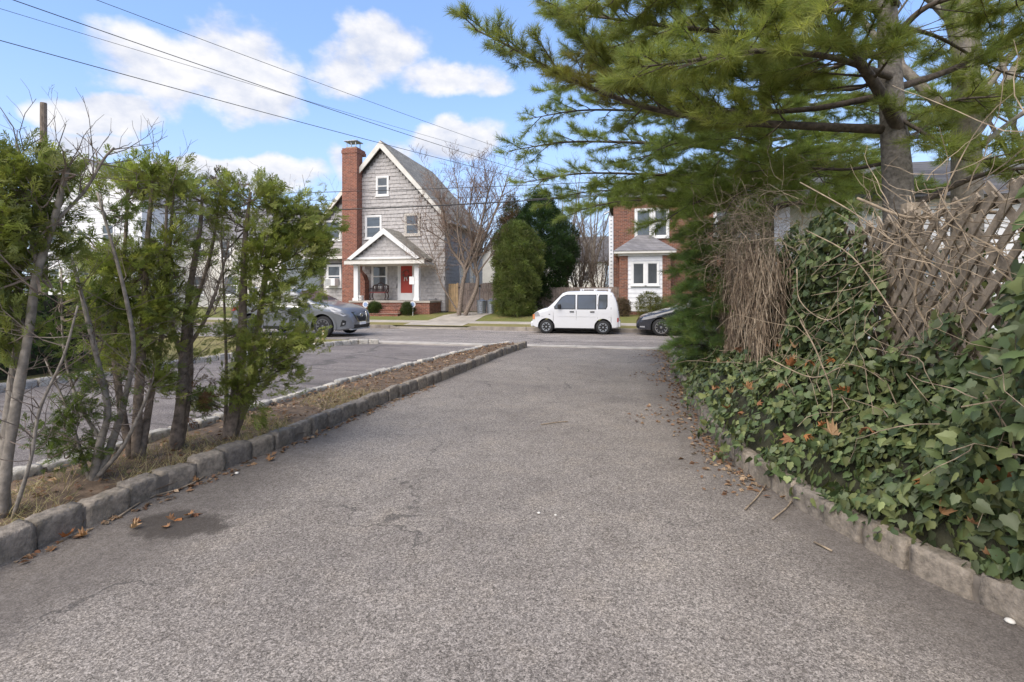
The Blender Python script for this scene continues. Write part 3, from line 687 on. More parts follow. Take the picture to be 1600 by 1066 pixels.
# diamond pattern of raised headers
dm = MB()
for r in range(-5, 6):
    for cidx in range(-5, 6):
        if (r + cidx) % 2 == 0: dm.box(bx0 + .62 + cidx * .105 - .035, bx0 + .62 + cidx * .105 + .035, YR - .012, YR - .001, 4.9 + r * .15 - .03, 4.9 + r * .15 + .03)
stuff(dm.build('header_pattern', 'red_brick', bh))
(x0, z1), (x1, z0) = B(991.5, 341), B(1045.5, 371); xm = (x0 + x1) / 2
window(bh, x0, xm + .03, z0, z1 + .5, YR - .002, .12); window(bh, xm + .034, x1, z0, z1 + .5, YR - .002, .12)
window(bh, x1 + 2.2, x1 + 3.3, z0, z1 + .5, YR - .002, .12)
def WB(px, py): return on_y(px, py, YW)
wx0, wx1 = WB(967.5, 450)[0], WB(1048, 450)[0]; wz = WB(980, 400)[1]; ez = WB(980, 393)[1]
bay = thing('bay', ((wx0 + wx1) / 2, YW, .4), 'single-storey bay with white boarded panel and brick piers', 'bay'); bay.parent = bh; bay.location = Vector(((wx0 + wx1) / 2, YW, .4)) - ORG[bh.name]
for k in ('category',): del bay[k]
p0_, p1_ = WB(981, 450)[0], WB(1035, 450)[0]
for a, b in ((wx0, p0_), (p1_, wx1)): MB().box(a, b, YW - .03, YR - .001, .3, wz).build('pier', 'old_brick', bay)
MB().box(p0_, p1_, YW + .03, YR - .001, .6, wz).build('panel_wall', 'white_siding', bay); MB().box(p0_, p1_, YW, YR - .002, .3, .58).build('plinth', 'old_brick', bay)
(a0, b1), (a1, b0) = WB(986.5, 409), WB(1030, 446); am = (a0 + a1) / 2
z = .6
while z < wz - .05:
    h = .23; zt = min(z + h, wz)
    for (s0, s1) in (((p0_, p1_),) if (zt < b0 or z > b1) else ((p0_, a0), (a1, p1_))):
        m = MB(); m.add([(s0, YW + .029, z), (s1, YW + .029, z), (s1, YW - .008, z), (s0, YW - .008, z), (s0, YW + .029, zt), (s1, YW + .029, zt), (s1, YW + .018, zt), (s0, YW + .018, zt)], [(0, 1, 2, 3), (7, 6, 5, 4), (3, 2, 6, 7), (0, 3, 7, 4), (1, 5, 6, 2)]); m.build('board', 'white_siding', bay)
    z += h
window(bay, a0, am + .02, b0, b1, YW - .012, .08, sash=False, glassmat='tinted_glass'); window(bay, am + .024, a1, b0, b1, YW - .012, .08, sash=False, glassmat='tinted_glass')
MB().box(wx0 - .05, wx1 + .05, YW - .12, YR - .003, wz, ez - .12).build('frieze', 'white_paint', bay)
(r0, rz0), (r1, _) = WB(959.5, 393), WB(1056, 393); rt = WB(1008, 372)[1]; MB().box(r0, r1, YW - .36, YR - .004, ez - .118, ez).build('fascia', 'cream_paint', bay)
m = MB(); xa = (r0 + r1) / 2; m.add([(r0 - .04, YW - .4, ez + .002), (r1 + .04, YW - .4, ez + .002), (r1 + .04, YR - .005, ez + .002), (r0 - .04, YR - .005, ez + .002), (xa - .3, YR - .005, rt + .35), (xa + .3, YR - .005, rt + .35)], [(0, 1, 5, 4), (1, 2, 5), (3, 0, 4), (3, 2, 1, 0), (2, 3, 4, 5)]); m.build('hip_roof', 'roof_grey', bay)
dx0, dx1 = B(951.5, 400)[0], B(958.2, 400)[0]
m = MB().box(dx0, dx1, YR - .05, YR + .2, .35, B(955, 338)[1]).build('service_duct', 'white_siding', bh)
for k in range(26): MB().box(dx0 + .08, dx1 - .05, YR - .06, YR - .051, .6 + k * .2, .66 + k * .2).build('clip', 'galvanised', m)
MB().tube([(dx0 + .1, YR + .05, B(955, 338)[1]), (dx0 + .0, YR - .02, B(955, 338)[1] + .25), (dx0 - .25, YR - .05, B(955, 338)[1] + .1)], .06, 8).build('weather_head', 'galvanised', m)

# ------------------------------------------------------------------ white houses far left and behind
def far_house(name, label, px0, px1, y, ztop, ridge, depth, wallm, roofm, wins, gable_front=True, zbase=.35, boards=True):
    x0, x1 = on_y(px0, 400, y)[0], on_y(px1, 400, y)[0]; h = thing(name, ((x0 + x1) / 2, y, zbase), label, 'house'); xm = (x0 + x1) / 2
    w_ = MB()
    if gable_front: w_.prism([(x0, y, zbase), (x1, y, zbase), (x1, y, ztop), (xm, y, ridge - .1), (x0, y, ztop)], (0, depth, 0))
    else: w_.box(x0, x1, y, y + depth, zbase, ztop)
    wl = w_.build('wall', wallm, h, fix=True); r = MB()
    if gable_front:
        for xe in (x0, x1):
            s = 1 if xe > xm else -1; e = xe + s * .3; k = (ridge - ztop) / abs(xe - xm); ze = ridge - k * abs(e - xm)
            r.prism([(xm, y - .3, ridge), (e, y - .3, ze), (e, y - .3, ze + .14), (xm, y - .3, ridge + .17)], (0, depth + .6, 0))
    else: r.prism([(x0 - .3, y - .35, ztop), (x0 - .3, y + depth / 2, ridge), (x0 - .3, y + depth + .35, ztop)], (x1 - x0 + .6, 0, 0))
    r.build('roof', roofm, h, fix=True)
    if boards:
        z = zbase + .1
        while z < ztop - .05:
            m = MB(); m.add([(x0, y - .001, z), (x1, y - .001, z), (x1, y - .03, z), (x0, y - .03, z), (x0, y - .001, z + .29), (x1, y - .001, z + .29), (x1, y - .006, z + .29), (x0, y - .006, z + .29)], [(0, 1, 2, 3), (3, 2, 6, 7), (0, 3, 7, 4), (1, 5, 6, 2), (4, 7, 6, 5)]); m.build('clapboard', wallm, wl); z += .3
    for (a, b, c, d_) in wins:
        (u0, v1), (u1, v0) = on_y(a, b, y), on_y(c, d_, y); window(h, u0, u1, v0, v1, y - .032, .1)
    return h, x0, x1
h, x0, x1 = far_house('white_house', 'tall white clapboard house with small windows seen through left evergreens', 62, 222, 30, 8.2, 11.3, 9, 'white_siding', 'roof_grey', [(106, 358, 119, 379), (120, 358, 132, 379), (160, 350, 180, 382), (78, 355, 92, 382)])
zc = on_y(120, 406, 30)[1]; pa, pb = on_y(66, 400, 28)[0], on_y(212, 400, 28)[0]
m = MB(); m.prism([(pa, 27.6, zc - .1), (pa, 27.6, zc), (pa, 29.95, zc + .9), (pa, 29.95, zc - .1)], (pb - pa, 0, 0)); m.build('porch_roof', 'roof_grey', h, fix=True)
for px in (68, 110, 150, 208): xx = on_y(px, 400, 27.9)[0]; MB().box(xx - .12, xx + .12, 27.8, 28.04, .3, zc - .1).build('porch_post', 'white_paint', h)
for a, c in ((76, 96), (125, 142)):
    (u0, v1), (u1, v0) = on_y(a, 418, 30), on_y(c, 450, 30); window(h, u0, u1, v0, v1, 29.966, .12)
far_house('grey_roofed_house', 'low cream house with broad grey roof between the evergreens and grey house', 262, 440, 33, 5.6, 8.6, 8, 'cream_paint', 'roof_grey', [(300, 375, 318, 405), (345, 375, 362, 405), (300, 430, 320, 462), (350, 430, 372, 462)], gable_front=False, boards=False)
far_house('pale_garage', 'pale stucco outbuilding behind the board fence', 752, 800, 41, 4.4, 6.4, 6, 'cream_paint', 'roof_grey', [], boards=False)
far_house('pale_far_house', 'distant pale house behind bare trees between the two houses', 850, 945, 52, 4.6, 7.6, 8, 'cream_paint', 'roof_dark', [(880, 425, 892, 440), (910, 425, 922, 440)], gable_front=False, boards=False)
# white outbuilding in the side yard behind the pines
h = thing('white_outbuilding', (8, 13.2, .25), 'white boarded outbuilding with grey roof behind pines and lattice', 'outbuilding')
wl = MB().box(3.6, 13, 13, 20, .2, 3.6).build('wall', 'white_siding', h); m = MB(); m.prism([(3.2, 12.6, 3.6), (3.2, 16.5, 5.2), (3.2, 20.4, 3.6)], (10.2, 0, 0)); m.build('roof', 'roof_dark', h, fix=True)
z = .3
while z < 3.5:
    m = MB(); m.add([(3.6, 12.999, z), (13, 12.999, z), (13, 12.975, z), (3.6, 12.975, z), (3.6, 12.999, z + .16), (13, 12.999, z + .16), (13, 12.994, z + .16), (3.6, 12.994, z + .16)], [(0, 1, 2, 3), (3, 2, 6, 7), (0, 3, 7, 4), (1, 5, 6, 2), (4, 7, 6, 5)]); m.build('clapboard', 'white_siding', wl); z += .165
window(h, 6.0, 7.1, 1.2, 2.6, 12.97, .1)

# ------------------------------------------------------------------ board fence with gate, bins
YG = 27.7
fe = thing('board_fence', (-5, YG, .4), 'brown vertical board fence with double gate between the two houses', 'fence')
bm_ = {}
def board(x, wd, z0, z1, mat, par, y=YG, nm='board'):
    MB().box(x, x + wd - .012, y + random.uniform(-.006, .006), y + .022, z0, z1).build(nm, mat, par)
gx0, gx1 = on_y(716, 470, YG)[0], on_y(784, 470, YG)[0]; gm = (gx0 + gx1) / 2; zt = on_y(740, 442, YG)[1]
for a, b in ((gx0, gm - .02), (gm + .02, gx1)):
    gate = MB(); gate.box(a, b, YG + .03, YG + .08, .75, .9); gate.box(a, b, YG + .03, YG + .08, zt - .5, zt - .36); gate = gate.build('gate', 'fence_wood', fe)
    n = 9; wd = (b - a) / n
    for k in range(n): u = abs((k + .5) / n * 2 - 1); board(a + k * wd, wd, .47, zt + .02 - .10 * u ** 4 - .02, 'fence_wood', gate)
    m = MB(); hx = (a + b) / 2; m.prism([(hx - .32, YG - .03, zt - .30), (hx, YG - .03, zt - .44), (hx + .32, YG - .03, zt - .30), (hx + .32, YG - .03, zt - .26), (hx, YG - .03, zt - .38), (hx - .32, YG - .03, zt - .26)], (0, .02, 0)); m.build('trim', 'fence_wood', gate, fix=True)
    for zz in (.75, zt - .3): MB().box(a + .02 if a == gx0 else b - .3, a + .3 if a == gx0 else b - .02, YG - .02, YG - .008, zz, zz + .05).build('hinge', 'black_trim', gate)
MB().box(gm - .05, gm + .05, YG - .03, YG - .01, zt - .25, zt - .12).build('latch', 'black_trim', fe)
x = gx0 - .9
while x < gx0 - .03: board(x, .15, .45, zt - .05, 'new_wood', fe); x += .15
MB().box(gx0 - .1, gx0 - .005, YG + .03, YG + .13, .35, zt).build('post', 'new_wood', fe)
x = gx1 + .02; zf = on_y(880, 449, YG)[1]
while x < bx0 + .1: board(x, .15, .45, zf + random.uniform(-.01, .01), 'fence_wood', fe); x += .15
for k in range(4): xx = gx1 + .3 + k * 2; MB().box(xx, xx + .1, YG + .03, YG + .13, .3, zf).build('post', 'fence_wood', fe)
def bin_(px, yb, lab, w_):
    x = on_y(px, 490, yb)[0]; t = thing('rubbish_bin', (x, yb, .39), lab, 'bin', 'galvanised bins at the gate')
    r = w_; b = .38
    prof = [(r * .86, 0)] + [(r * (.86 + .12 * k / 12) + .008 * (k % 2), .02 + .62 * k / 12) for k in range(13)] + [(r * 1.03, .66), (r * 1.03, .69)]
    MB().lathe(prof, (x, yb, b), n=28).build('body', 'galvanised', t, smooth=False)
    lid = MB().lathe([(r * 1.06, 0), (r * 1.07, .035), (r * .9, .055), (r * .5, .085), (.01, .1)], (x, yb, b + .692), n=28).build('lid', 'galvanised', t)
    MB().tube([(x - .09, yb, b + .77), (x - .07, yb, b + .83), (x + .07, yb, b + .83), (x + .09, yb, b + .77)], .012, 6).build('handle', 'galvanised', lid)
    for s in (-1, 1): MB().tube([(x + s * r * .97, yb - .07, b + .5), (x + s * (r * .97 + .05), yb - .05, b + .44), (x + s * (r * .97 + .05), yb + .05, b + .44), (x + s * r * .97, yb + .07, b + .5)], .01, 6).build('side_handle', 'galvanised', t)
bin_(752.5, 26.3, 'galvanised rubbish bin with lid in front of the gate, left one', .26); bin_(767.5, 26.4, 'galvanised rubbish bin with lid next to the yellow bin', .25)
x = on_y(778, 490, 26.7)[0]; t = thing('yellow_bin', (x, 26.7, .39), 'yellow plastic recycling bin beside the galvanised bins', 'bin')
m = MB(); m.add([(x - .2, 26.5, .39), (x + .2, 26.5, .39), (x + .2, 26.9, .39), (x - .2, 26.9, .39), (x - .24, 26.46, 1.05), (x + .24, 26.46, 1.05), (x + .24, 26.94, 1.05), (x - .24, 26.94, 1.05)], [(3, 2, 1, 0), (4, 5, 6, 7), (0, 1, 5, 4), (1, 2, 6, 5), (2, 3, 7, 6), (3, 0, 4, 7)]); m.build('tub', 'yellow_plastic', t, bevel=.03)
MB().box(x - .27, x + .27, 26.43, 26.97, 1.05, 1.13).build('lid', 'yellow_plastic', t, bevel=.03); MB().box(x - .12, x + .12, 26.40, 26.43, .9, .98).build('handle', 'yellow_plastic', t)

# ------------------------------------------------------------------ cars
def car(name, label, loc, flip, P):
    """car built from stations along its length; nose at +x (local), near side is -y. P holds the profiles"""
    t = thing(name, loc, label, 'car'); o = Vector(loc); S = -1 if flip else 1
    L, Wd = P['L'], P['W']; top = P['top']; bot = P['bot']; belt = P['belt']; plan = P['plan']; tum = P['tum']
    ip = lambda tab, x: float(np.interp(x, [a for a, _ in tab], [b for _, b in tab]))
    def yw(x, z):
        wv = ip(plan, x) * Wd / 2; b = ip(belt, x)
        k = 1.0 if z <= b else 1 - tum * (z - b)
        low = max(0, .45 - z); return wv * k - .25 * low ** 2 - .012 * math.cos((z - .3) * 4)
    T = lambda x, y, z: (o.x + S * x, o.y + (y if not flip else y), o.z + z)
    xs = np.unique(np.concatenate([np.linspace(0, L, 54), [0.015, .05, L - .015, L - .05]])); nz = 12; rows = []
    for x in xs:
        zt, zb_ = ip(top, x), ip(bot, x); r = min(P.get('r', .1), (zt - zb_) * .4); sec = [(0, zb_), (yw(x, zb_) - .06, zb_)]
        for k in range(nz): z = zb_ + .04 + (zt - r - zb_ - .04) * k / (nz - 1); sec.append((yw(x, z), z))
        ye = yw(x, zt - r)
        for a in (22, 45, 68, 90): sec.append((ye - r * 1.3 * (1 - math.cos(R(a))), zt - r + r * math.sin(R(a))))
        sec.append((ye * .45, zt + P.get('crown', .03) * .8)); sec.append((0, zt + P.get('crown', .03)))
        rows.append(sec)
    k = len(rows[0]); m = MB(); vs = []
    for x, sec in zip(xs, rows): vs += [T(x, -y, z) for y, z in sec] + [T(x, y, z) for y, z in sec[::-1]]
    n = 2 * k; fs = [(i * n + j, i * n + (j + 1) % n, (i + 1) * n + (j + 1) % n, (i + 1) * n + j) for i in range(len(xs) - 1) for j in range(n)]
    fs += [tuple(range(n))[::-1], tuple((len(xs) - 1) * n + j for j in range(n))]
    m.add(vs, fs); body = m.build('body', [P['paint'], 'black_trim'], t, smooth=True, fix=True)
    # wheel wells cut out of the body
    import bmesh
    cuts = []
    for wx in P['wheels']:
        c = MB().lathe([(P['arch'], -Wd), (P['arch'], Wd)], T(wx, 0, P['wr']), 'y', 36); cme = c.mesh('cut', 'black_trim', o); bmm = bmesh.new(); bmm.from_mesh(cme); bmesh.ops.recalc_face_normals(bmm, faces=bmm.faces); bmm.to_mesh(cme); bmm.free(); cm = bpy.data.objects.new('cut', cme); COL.objects.link(cm); cm.location = o; bpy.context.view_layer.update()
        md = body.modifiers.new('well', 'BOOLEAN'); md.object = cm; md.solver = 'EXACT'; cuts.append(cm)
    bpy.context.view_layer.update(); me = bpy.data.meshes.new_from_object(body.evaluated_get(bpy.context.evaluated_depsgraph_get()))
    body.modifiers.clear(); body.data = me
    for c in cuts: bpy.data.objects.remove(c)
    if P['paint'] and len(me.materials) < 2: me.materials.append(MATS['black_trim'])
    for p in me.polygons: p.use_smooth = True
    e = body.modifiers.new('split', 'EDGE_SPLIT'); e.split_angle = R(38)
    MB().box(*sorted((o.x + S * .25, o.x + S * (L - .25))), o.y - Wd * .36, o.y + Wd * .36, o.z + P['wr'] * .62, o.z + P['wr'] * 1.7).build('underbody', 'black_trim', t)
    def side_patch(nm, poly, mat, off=.006, sides=(-1, 1), par=None, thick=.0):
        """polygon in (x, z) laid on the body side"""
        for s in sides:
            # subdivide for curvature
            m = MB(); n_ = len(poly); c = (sum(p[0] for p in poly) / n_, sum(p[1] for p in poly) / n_); ring = []
            for (xa, za), (xb, zb2) in zip(poly, poly[1:] + poly[:1]):
                for q in range(4): f_ = q / 4; ring.append((xa + (xb - xa) * f_, za + (zb2 - za) * f_))
            vs = [T(c[0], s * (yw(*c) + off), c[1])] + [T(x, s * (yw(x, z) + off), z) for x, z in ring]; k_ = len(ring)
            fs = [(0, 1 + i, 1 + (i + 1) % k_) for i in range(k_)]
            vs += [T(x, s * (yw(x, z) - .03), z) for x, z in ring]; fs += [(1 + i, 1 + k_ + i, 1 + k_ + (i + 1) % k_, 1 + (i + 1) % k_) for i in range(k_)]
            m.add(vs, fs); m.build(nm, mat, par or t, fix=True)
    def top_patch(nm, x0, x1, wf, mat, off=.008, n_=6):
        m = MB(); vs = []
        for i in range(n_ + 1):
            x = x0 + (x1 - x0) * i / n_; z = ip(top, x); r = P.get('r', .1); ww = (yw(x, z - r) - r * .6) * wf
            dz_ = (ip(top, x + .01) - ip(top, x - .01)) / .02; nn = Vector((-dz_, 0, 1)).normalized() * off
            for j in (-1, -.5, 0, .5, 1): vs.append(T(x + nn.x, ww * j, z + P.get('crown', .03) * (1 - abs(j) ** 2 * .9) + nn.z))
        m.add(vs, [(i * 5 + j, i * 5 + j + 1, (i + 1) * 5 + j + 1, (i + 1) * 5 + j) for i in range(n_) for j in range(4)]); return m.build(nm, mat, t, smooth=True, fix=True)
    for wx in P['wheels']:
        for s in (-1, 1):
            wy = s * (Wd / 2 - .12); c = Vector(T(wx, wy, P['wr'])); r = P['wr']; h = .1
            wt = MB().lathe([(r * .62, -h), (r * .9, -h), (r * .985, -h * .7), (r, 0), (r * .985, h * .7), (r * .9, h), (r * .62, h)], c, 'y', 36).build('wheel', 'tyre', t, smooth=True)
            f_ = s; rim = MB(); rr = r * P.get('rimr', .66)
            rim.lathe([(rr, f_ * h * .85), (rr, f_ * h * 1.02), (rr * .9, f_ * h * 1.02), (rr * .86, f_ * h * .5), (.02, f_ * h * .4)], c, 'y', 30)
            for q in range(P['spokes']):
                a = 2 * math.pi * q / P['spokes']; d0 = Vector((math.cos(a), 0, math.sin(a))); tn = Vector((-math.sin(a), 0, math.cos(a)))
                rim.bar(c + d0 * .03 + Vector((0, f_ * h * .78, 0)), c + d0 * rr * .93 + Vector((0, f_ * h * .85, 0)), tn * P['spw'] * rr, Vector((0, .018, 0)))
            rim.lathe([(rr * .22, f_ * h * .5), (rr * .22, f_ * h * .98), (rr * .1, f_ * h * 1.03)], c, 'y', 16)
            rim.build('rim', P['rim'], wt, fix=True)
    return t, body, T, yw, ip, side_patch, top_patch
# --- white microvan parked facing left (built nose at +x, mirrored)
VL, VW = 3.36, 1.48
VP = dict(L=VL, W=VW, wr=.275, arch=.335, wheels=(.60, 2.78), paint='car_white', rim='galvanised', spokes=8, spw=.11, rimr=.62, tum=.13, r=.10, crown=.025,
          top=[(0, .72), (.05, 1.02), (.12, 1.35), (.26, 1.60), (.5, 1.645), (1.2, 1.66), (1.95, 1.64), (2.15, 1.58), (2.55, 1.17), (2.72, 1.02), (3.0, .94), (3.22, .84), (3.32, .7), (3.36, .55)],
          bot=[(0, .30), (.1, .24), (.9, .20), (2.4, .20), (3.2, .22), (3.36, .3)], belt=[(0, .95), (2.6, .95), (3.36, .8)],
          plan=[(0, .84), (.06, .93), (.2, .98), (.6, 1), (2.6, 1), (3.0, .975), (3.22, .92), (3.32, .84), (3.36, .74)])
vloc = (on_y(968, 500, 20.3)[0], 20.42, -.058)
vt, vb, T, yw, ip, sp, tp = car('white_microvan', 'boxy white microvan parked facing left at the far kerb', vloc, True, VP)
for pg in ([(2.42, .98), (1.67, .98), (1.67, 1.50), (2.02, 1.50), (2.16, 1.40), (2.44, 1.08)], [(1.55, .98), (.88, .98), (.88, 1.50), (1.55, 1.50)], [(.76, .99), (.52, .99), (.46, 1.1), (.46, 1.5), (.7, 1.5), (.74, 1.4)]):
    qx, qz = sum(p[0] for p in pg) / len(pg), sum(p[1] for p in pg) / len(pg); sp('window_seal', [(p[0] + .03 * (1 if p[0] > qx else -1), p[1] + .025 * (1 if p[1] > qz else -1)) for p in pg], 'black_trim', .003)
sp('side_window', [(2.42, .98), (1.67, .98), (1.67, 1.50), (2.02, 1.50), (2.16, 1.40), (2.44, 1.08)], 'tinted_glass'); sp('side_window', [(1.55, .98), (.88, .98), (.88, 1.50), (1.55, 1.50)], 'tinted_glass'); sp('quarter_window', [(.76, .99), (.52, .99), (.46, 1.1), (.46, 1.5), (.7, 1.5), (.74, 1.4)], 'car_glass')
for a, b in (((1.61, .22), (1.61, 1.56)), ((2.50, .22), (2.50, 1.1)), ((.81, .62), (.81, 1.56)), ((.3, .45), (.3, 1.5))): sp('door_seam', [(a[0] - .007, a[1]), (a[0] + .007, a[1]), (b[0] + .007, b[1]), (b[0] - .007, b[1])], 'black_trim', .001)
sp('moulding', [(.3, .665), (2.98, .665), (2.98, .68), (.3, .68)], 'ac_grey', .003); sp('sill_trim', [(.96, .2), (2.42, .2), (2.42, .235), (.96, .235)], 'black_trim', .004)
for x in (1.78, 1.0): sp('door_handle', [(x - .08, .845), (x + .08, .845), (x + .08, .885), (x - .08, .885)], 'black_trim', .022)
sp('side_repeater', [(2.62, .745), (2.68, .745), (2.68, .77), (2.62, .77)], 'black_trim', .01)
for s in (-1, 1): MB().box(*sorted((T(2.32, 0, 0)[0], T(2.2, 0, 0)[0])), vloc[1] + s * (VW / 2 + .02), vloc[1] + s * (VW / 2 + .16), vloc[2] + 1.0, vloc[2] + 1.16).build('mirror', 'black_trim', vt, bevel=.03)
tp('windscreen', 2.18, 2.58, .96, 'car_glass'); tp('rear_window', .09, .2, .9, 'car_glass')
sp('headlamp', [(3.02, .68), (3.27, .66), (3.27, .79), (3.1, .86)], 'lamp_glass', .008); sp('indicator', [(3.24, .56), (3.33, .56), (3.33, .74), (3.24, .76)], 'amber', .014); sp('tail_lamp', [(.02, .5), (.075, .48), (.075, .64), (.02, .64)], 'red_lens', .012)
m = MB(); [m.box(*sorted((T(.35, 0, 0)[0], T(1.5, 0, 0)[0])), vloc[1] + s * .5 - .02, vloc[1] + s * .5 + .02, vloc[2] + 1.725, vloc[2] + 1.75) for s in (-1, 1)]; [m.box(*sorted((T(a, 0, 0)[0], T(a + .06, 0, 0)[0])), vloc[1] + s * .5 - .018, vloc[1] + s * .5 + .018, vloc[2] + 1.62, vloc[2] + 1.726) for a in (.36, .9, 1.42) for s in (-1, 1)]; m.build('roof_rail', 'car_white', vt)
m = MB().box(*sorted((T(3.3, 0, 0)[0], T(3.42, 0, 0)[0])), vloc[1] - .62, vloc[1] + .62, vloc[2] + .26, vloc[2] + .48).build('front_bumper', 'car_white', vt, bevel=.05); MB().box(*sorted((T(-.04, 0, 0)[0], T(.08, 0, 0)[0])), vloc[1] - .62, vloc[1] + .62, vloc[2] + .28, vloc[2] + .52).build('rear_bumper', 'car_white', vt, bevel=.04)
# --- grey crossover parked facing right on the near side
ML_, MW = 4.85, 1.9
MP = dict(L=ML_, W=MW, wr=.37, arch=.44, wheels=(.98, 3.86), paint='car_grey', rim='rim_dark', spokes=10, spw=.09, rimr=.70, tum=.34, r=.14, crown=.04,
          top=[(0, .82), (.04, 1.02), (.25, 1.22), (.7, 1.5), (1.3, 1.645), (2.1, 1.67), (2.6, 1.62), (3.4, 1.26), (3.58, 1.19), (4.2, 1.10), (4.55, 1.0), (4.72, .88), (4.82, .68), (4.85, .52)],
          bot=[(0, .42), (.2, .3), (1.5, .25), (3.4, .25), (4.5, .22), (4.8, .27), (4.85, .33)], belt=[(0, 1.08), (1.2, 1.06), (3.4, 1.02), (4.85, .82)],
          plan=[(0, .80), (.08, .9), (.4, .97), (1, 1), (3.9, 1), (4.3, .965), (4.6, .88), (4.76, .76), (4.85, .58)])
mloc = (on_y(570, 500, 15.95)[0] - .55 - ML_, 16.75, .0)
mt, mb_, T, yw, ip, sp, tp = car('grey_crossover', 'metallic grey crossover with black wheels parked facing right behind the evergreens', mloc, False, MP)
sp('side_window', [(3.32, 1.04), (2.35, 1.06), (2.35, 1.47), (2.62, 1.44), (3.1, 1.2)], 'car_glass'); sp('side_window', [(2.25, 1.06), (1.45, 1.08), (1.4, 1.49), (2.25, 1.48)], 'car_glass'); sp('quarter_window', [(1.35, 1.09), (.85, 1.2), (.98, 1.36), (1.3, 1.47)], 'car_glass')
for a in (2.3, 1.42): sp('door_seam', [(a - .007, .35), (a + .007, .35), (a + .007, 1.0), (a - .007, 1.0)], 'black_trim', .001)
sp('door_seam', [(3.4, .6), (3.414, .6), (3.36, .98), (3.346, .98)], 'black_trim', .001); sp('sill_trim', [(1.45, .25), (3.4, .25), (3.4, .36), (1.45, .36)], 'black_trim', .012); sp('window_line', [(.85, 1.185), (1.4, 1.07), (3.38, 1.02), (3.38, 1.035), (1.4, 1.085), (.85, 1.2)], 'chrome', .01)
for x in (2.5, 1.65): sp('door_handle', [(x - .1, .92), (x + .1, .92), (x + .1, .955), (x - .1, .955)], 'car_grey', .03)
for s in (-1, 1):
    for wx in MP['wheels']:
        m = MB(); vs = []; K = 22
        for q in range(K + 1):
            a = math.pi * (q / K) * 1.16 - .25
            for rr in (.435, .515): x, z = wx + rr * math.cos(a), .37 + rr * math.sin(a); z = max(z, .26); vs.append(T(x, s * (yw(x, z) + .022), z))
        m.add(vs, [(2 * q, 2 * q + 1, 2 * q + 3, 2 * q + 2) for q in range(K)]); m.build('arch_trim', 'car_grey', mt)
    MB().box(T(3.15, 0, 0)[0], T(3.38, 0, 0)[0], mloc[1] + s * (MW / 2 + .0), mloc[1] + s * (MW / 2 + .22), 1.03, 1.19).build('mirror', 'car_grey', mt, bevel=.05)
    sp('headlamp', [(4.12, .98), (4.32, .82), (4.62, .72), (4.70, .76), (4.5, .89), (4.25, .985)], 'lamp_glass', .014, (s,)); sp('fog_lamp', [(4.50, .36), (4.66, .42), (4.68, .56), (4.58, .60), (4.53, .5)], 'black_trim', .012, (s,)); sp('tail_lamp', [(.03, .95), (.3, 1.02), (.6, 1.06), (.3, .9), (.05, .86)], 'red_lens', .012, (s,))
    sp('fog_bulb', [(4.585, .44), (4.63, .44), (4.64, .49), (4.59, .49)], 'lamp_glass', .02, (s,))
    m = MB().tube([T(.6, s * .62, 1.66), T(1.0, s * .64, 1.73), T(2.2, s * .64, 1.75), T(2.6, s * .64, 1.66)], .022, 6).build('roof_rail', 'chrome', mt)
tp('windscreen', 2.68, 3.42, .97, 'car_glass'); tp('rear_window', .28, .66, .9, 'car_glass')
def front_x(y, z):
    lo_, hi_ = 3.6, 4.85
    for _ in range(24):
        mid_ = (lo_ + hi_) / 2
        if yw(mid_, z) > abs(y) and ip(MP['top'], mid_) > z: lo_ = mid_
        else: hi_ = mid_
    return lo_
def front_patch(nm, poly, mat, off, par=mt):
    m = MB(); c = (sum(p[0] for p in poly) / len(poly), sum(p[1] for p in poly) / len(poly)); ring = []
    for (ya, za), (yb, zb2) in zip(poly, poly[1:] + poly[:1]): ring += [(ya + (yb - ya) * q / 4, za + (zb2 - za) * q / 4) for q in range(4)]
    vs = [T(front_x(*c) + off, c[0], c[1])] + [T(front_x(y, z) + off, y, z) for y, z in ring] + [T(front_x(y, z) - .05, y, z) for y, z in ring]; k = len(ring)
    m.add(vs, [(0, 1 + i, 1 + (i + 1) % k) for i in range(k)] + [(1 + i, 1 + k + i, 1 + k + (i + 1) % k, 1 + (i + 1) % k) for i in range(k)]); return m.build(nm, mat, par, fix=True)
gr = front_patch('grille', [(-.52, .86), (.52, .86), (.38, .60), (.3, .52), (-.3, .52), (-.38, .60)], 'black_trim', .012)
for s in (-1, 1): front_patch('grille_trim', [(s * .50, .86), (s * .43, .86), (s * .27, .54), (s * .34, .52)], 'chrome', .024, gr)
front_patch('grille_trim', [(-.3, .5), (.3, .5), (.3, .53), (-.3, .53)], 'chrome', .022, gr)
front_patch('lower_grille', [(-.55, .42), (.55, .42), (.5, .3), (-.5, .3)], 'black_trim', .012); front_patch('lip', [(-.7, .285), (.7, .285), (.66, .24), (-.66, .24)], 'ac_grey', .03)
pl_ = front_patch('number_plate', [(-.2, .41), (.2, .41), (.2, .5), (-.2, .5)], 'white_paint', .045)
em = MB(); ec = Vector(T(front_x(0, .74) + .03, 0, .74)); em.tube([ec + Vector((0, .075 * math.cos(q * math.pi / 9), .075 * math.sin(q * math.pi / 9))) for q in range(19)], .011, 6); em.box(ec.x - .01, ec.x + .012, ec.y - .1, ec.y + .1, ec.z - .018, ec.z + .018); em.build('emblem', 'chrome', gr)
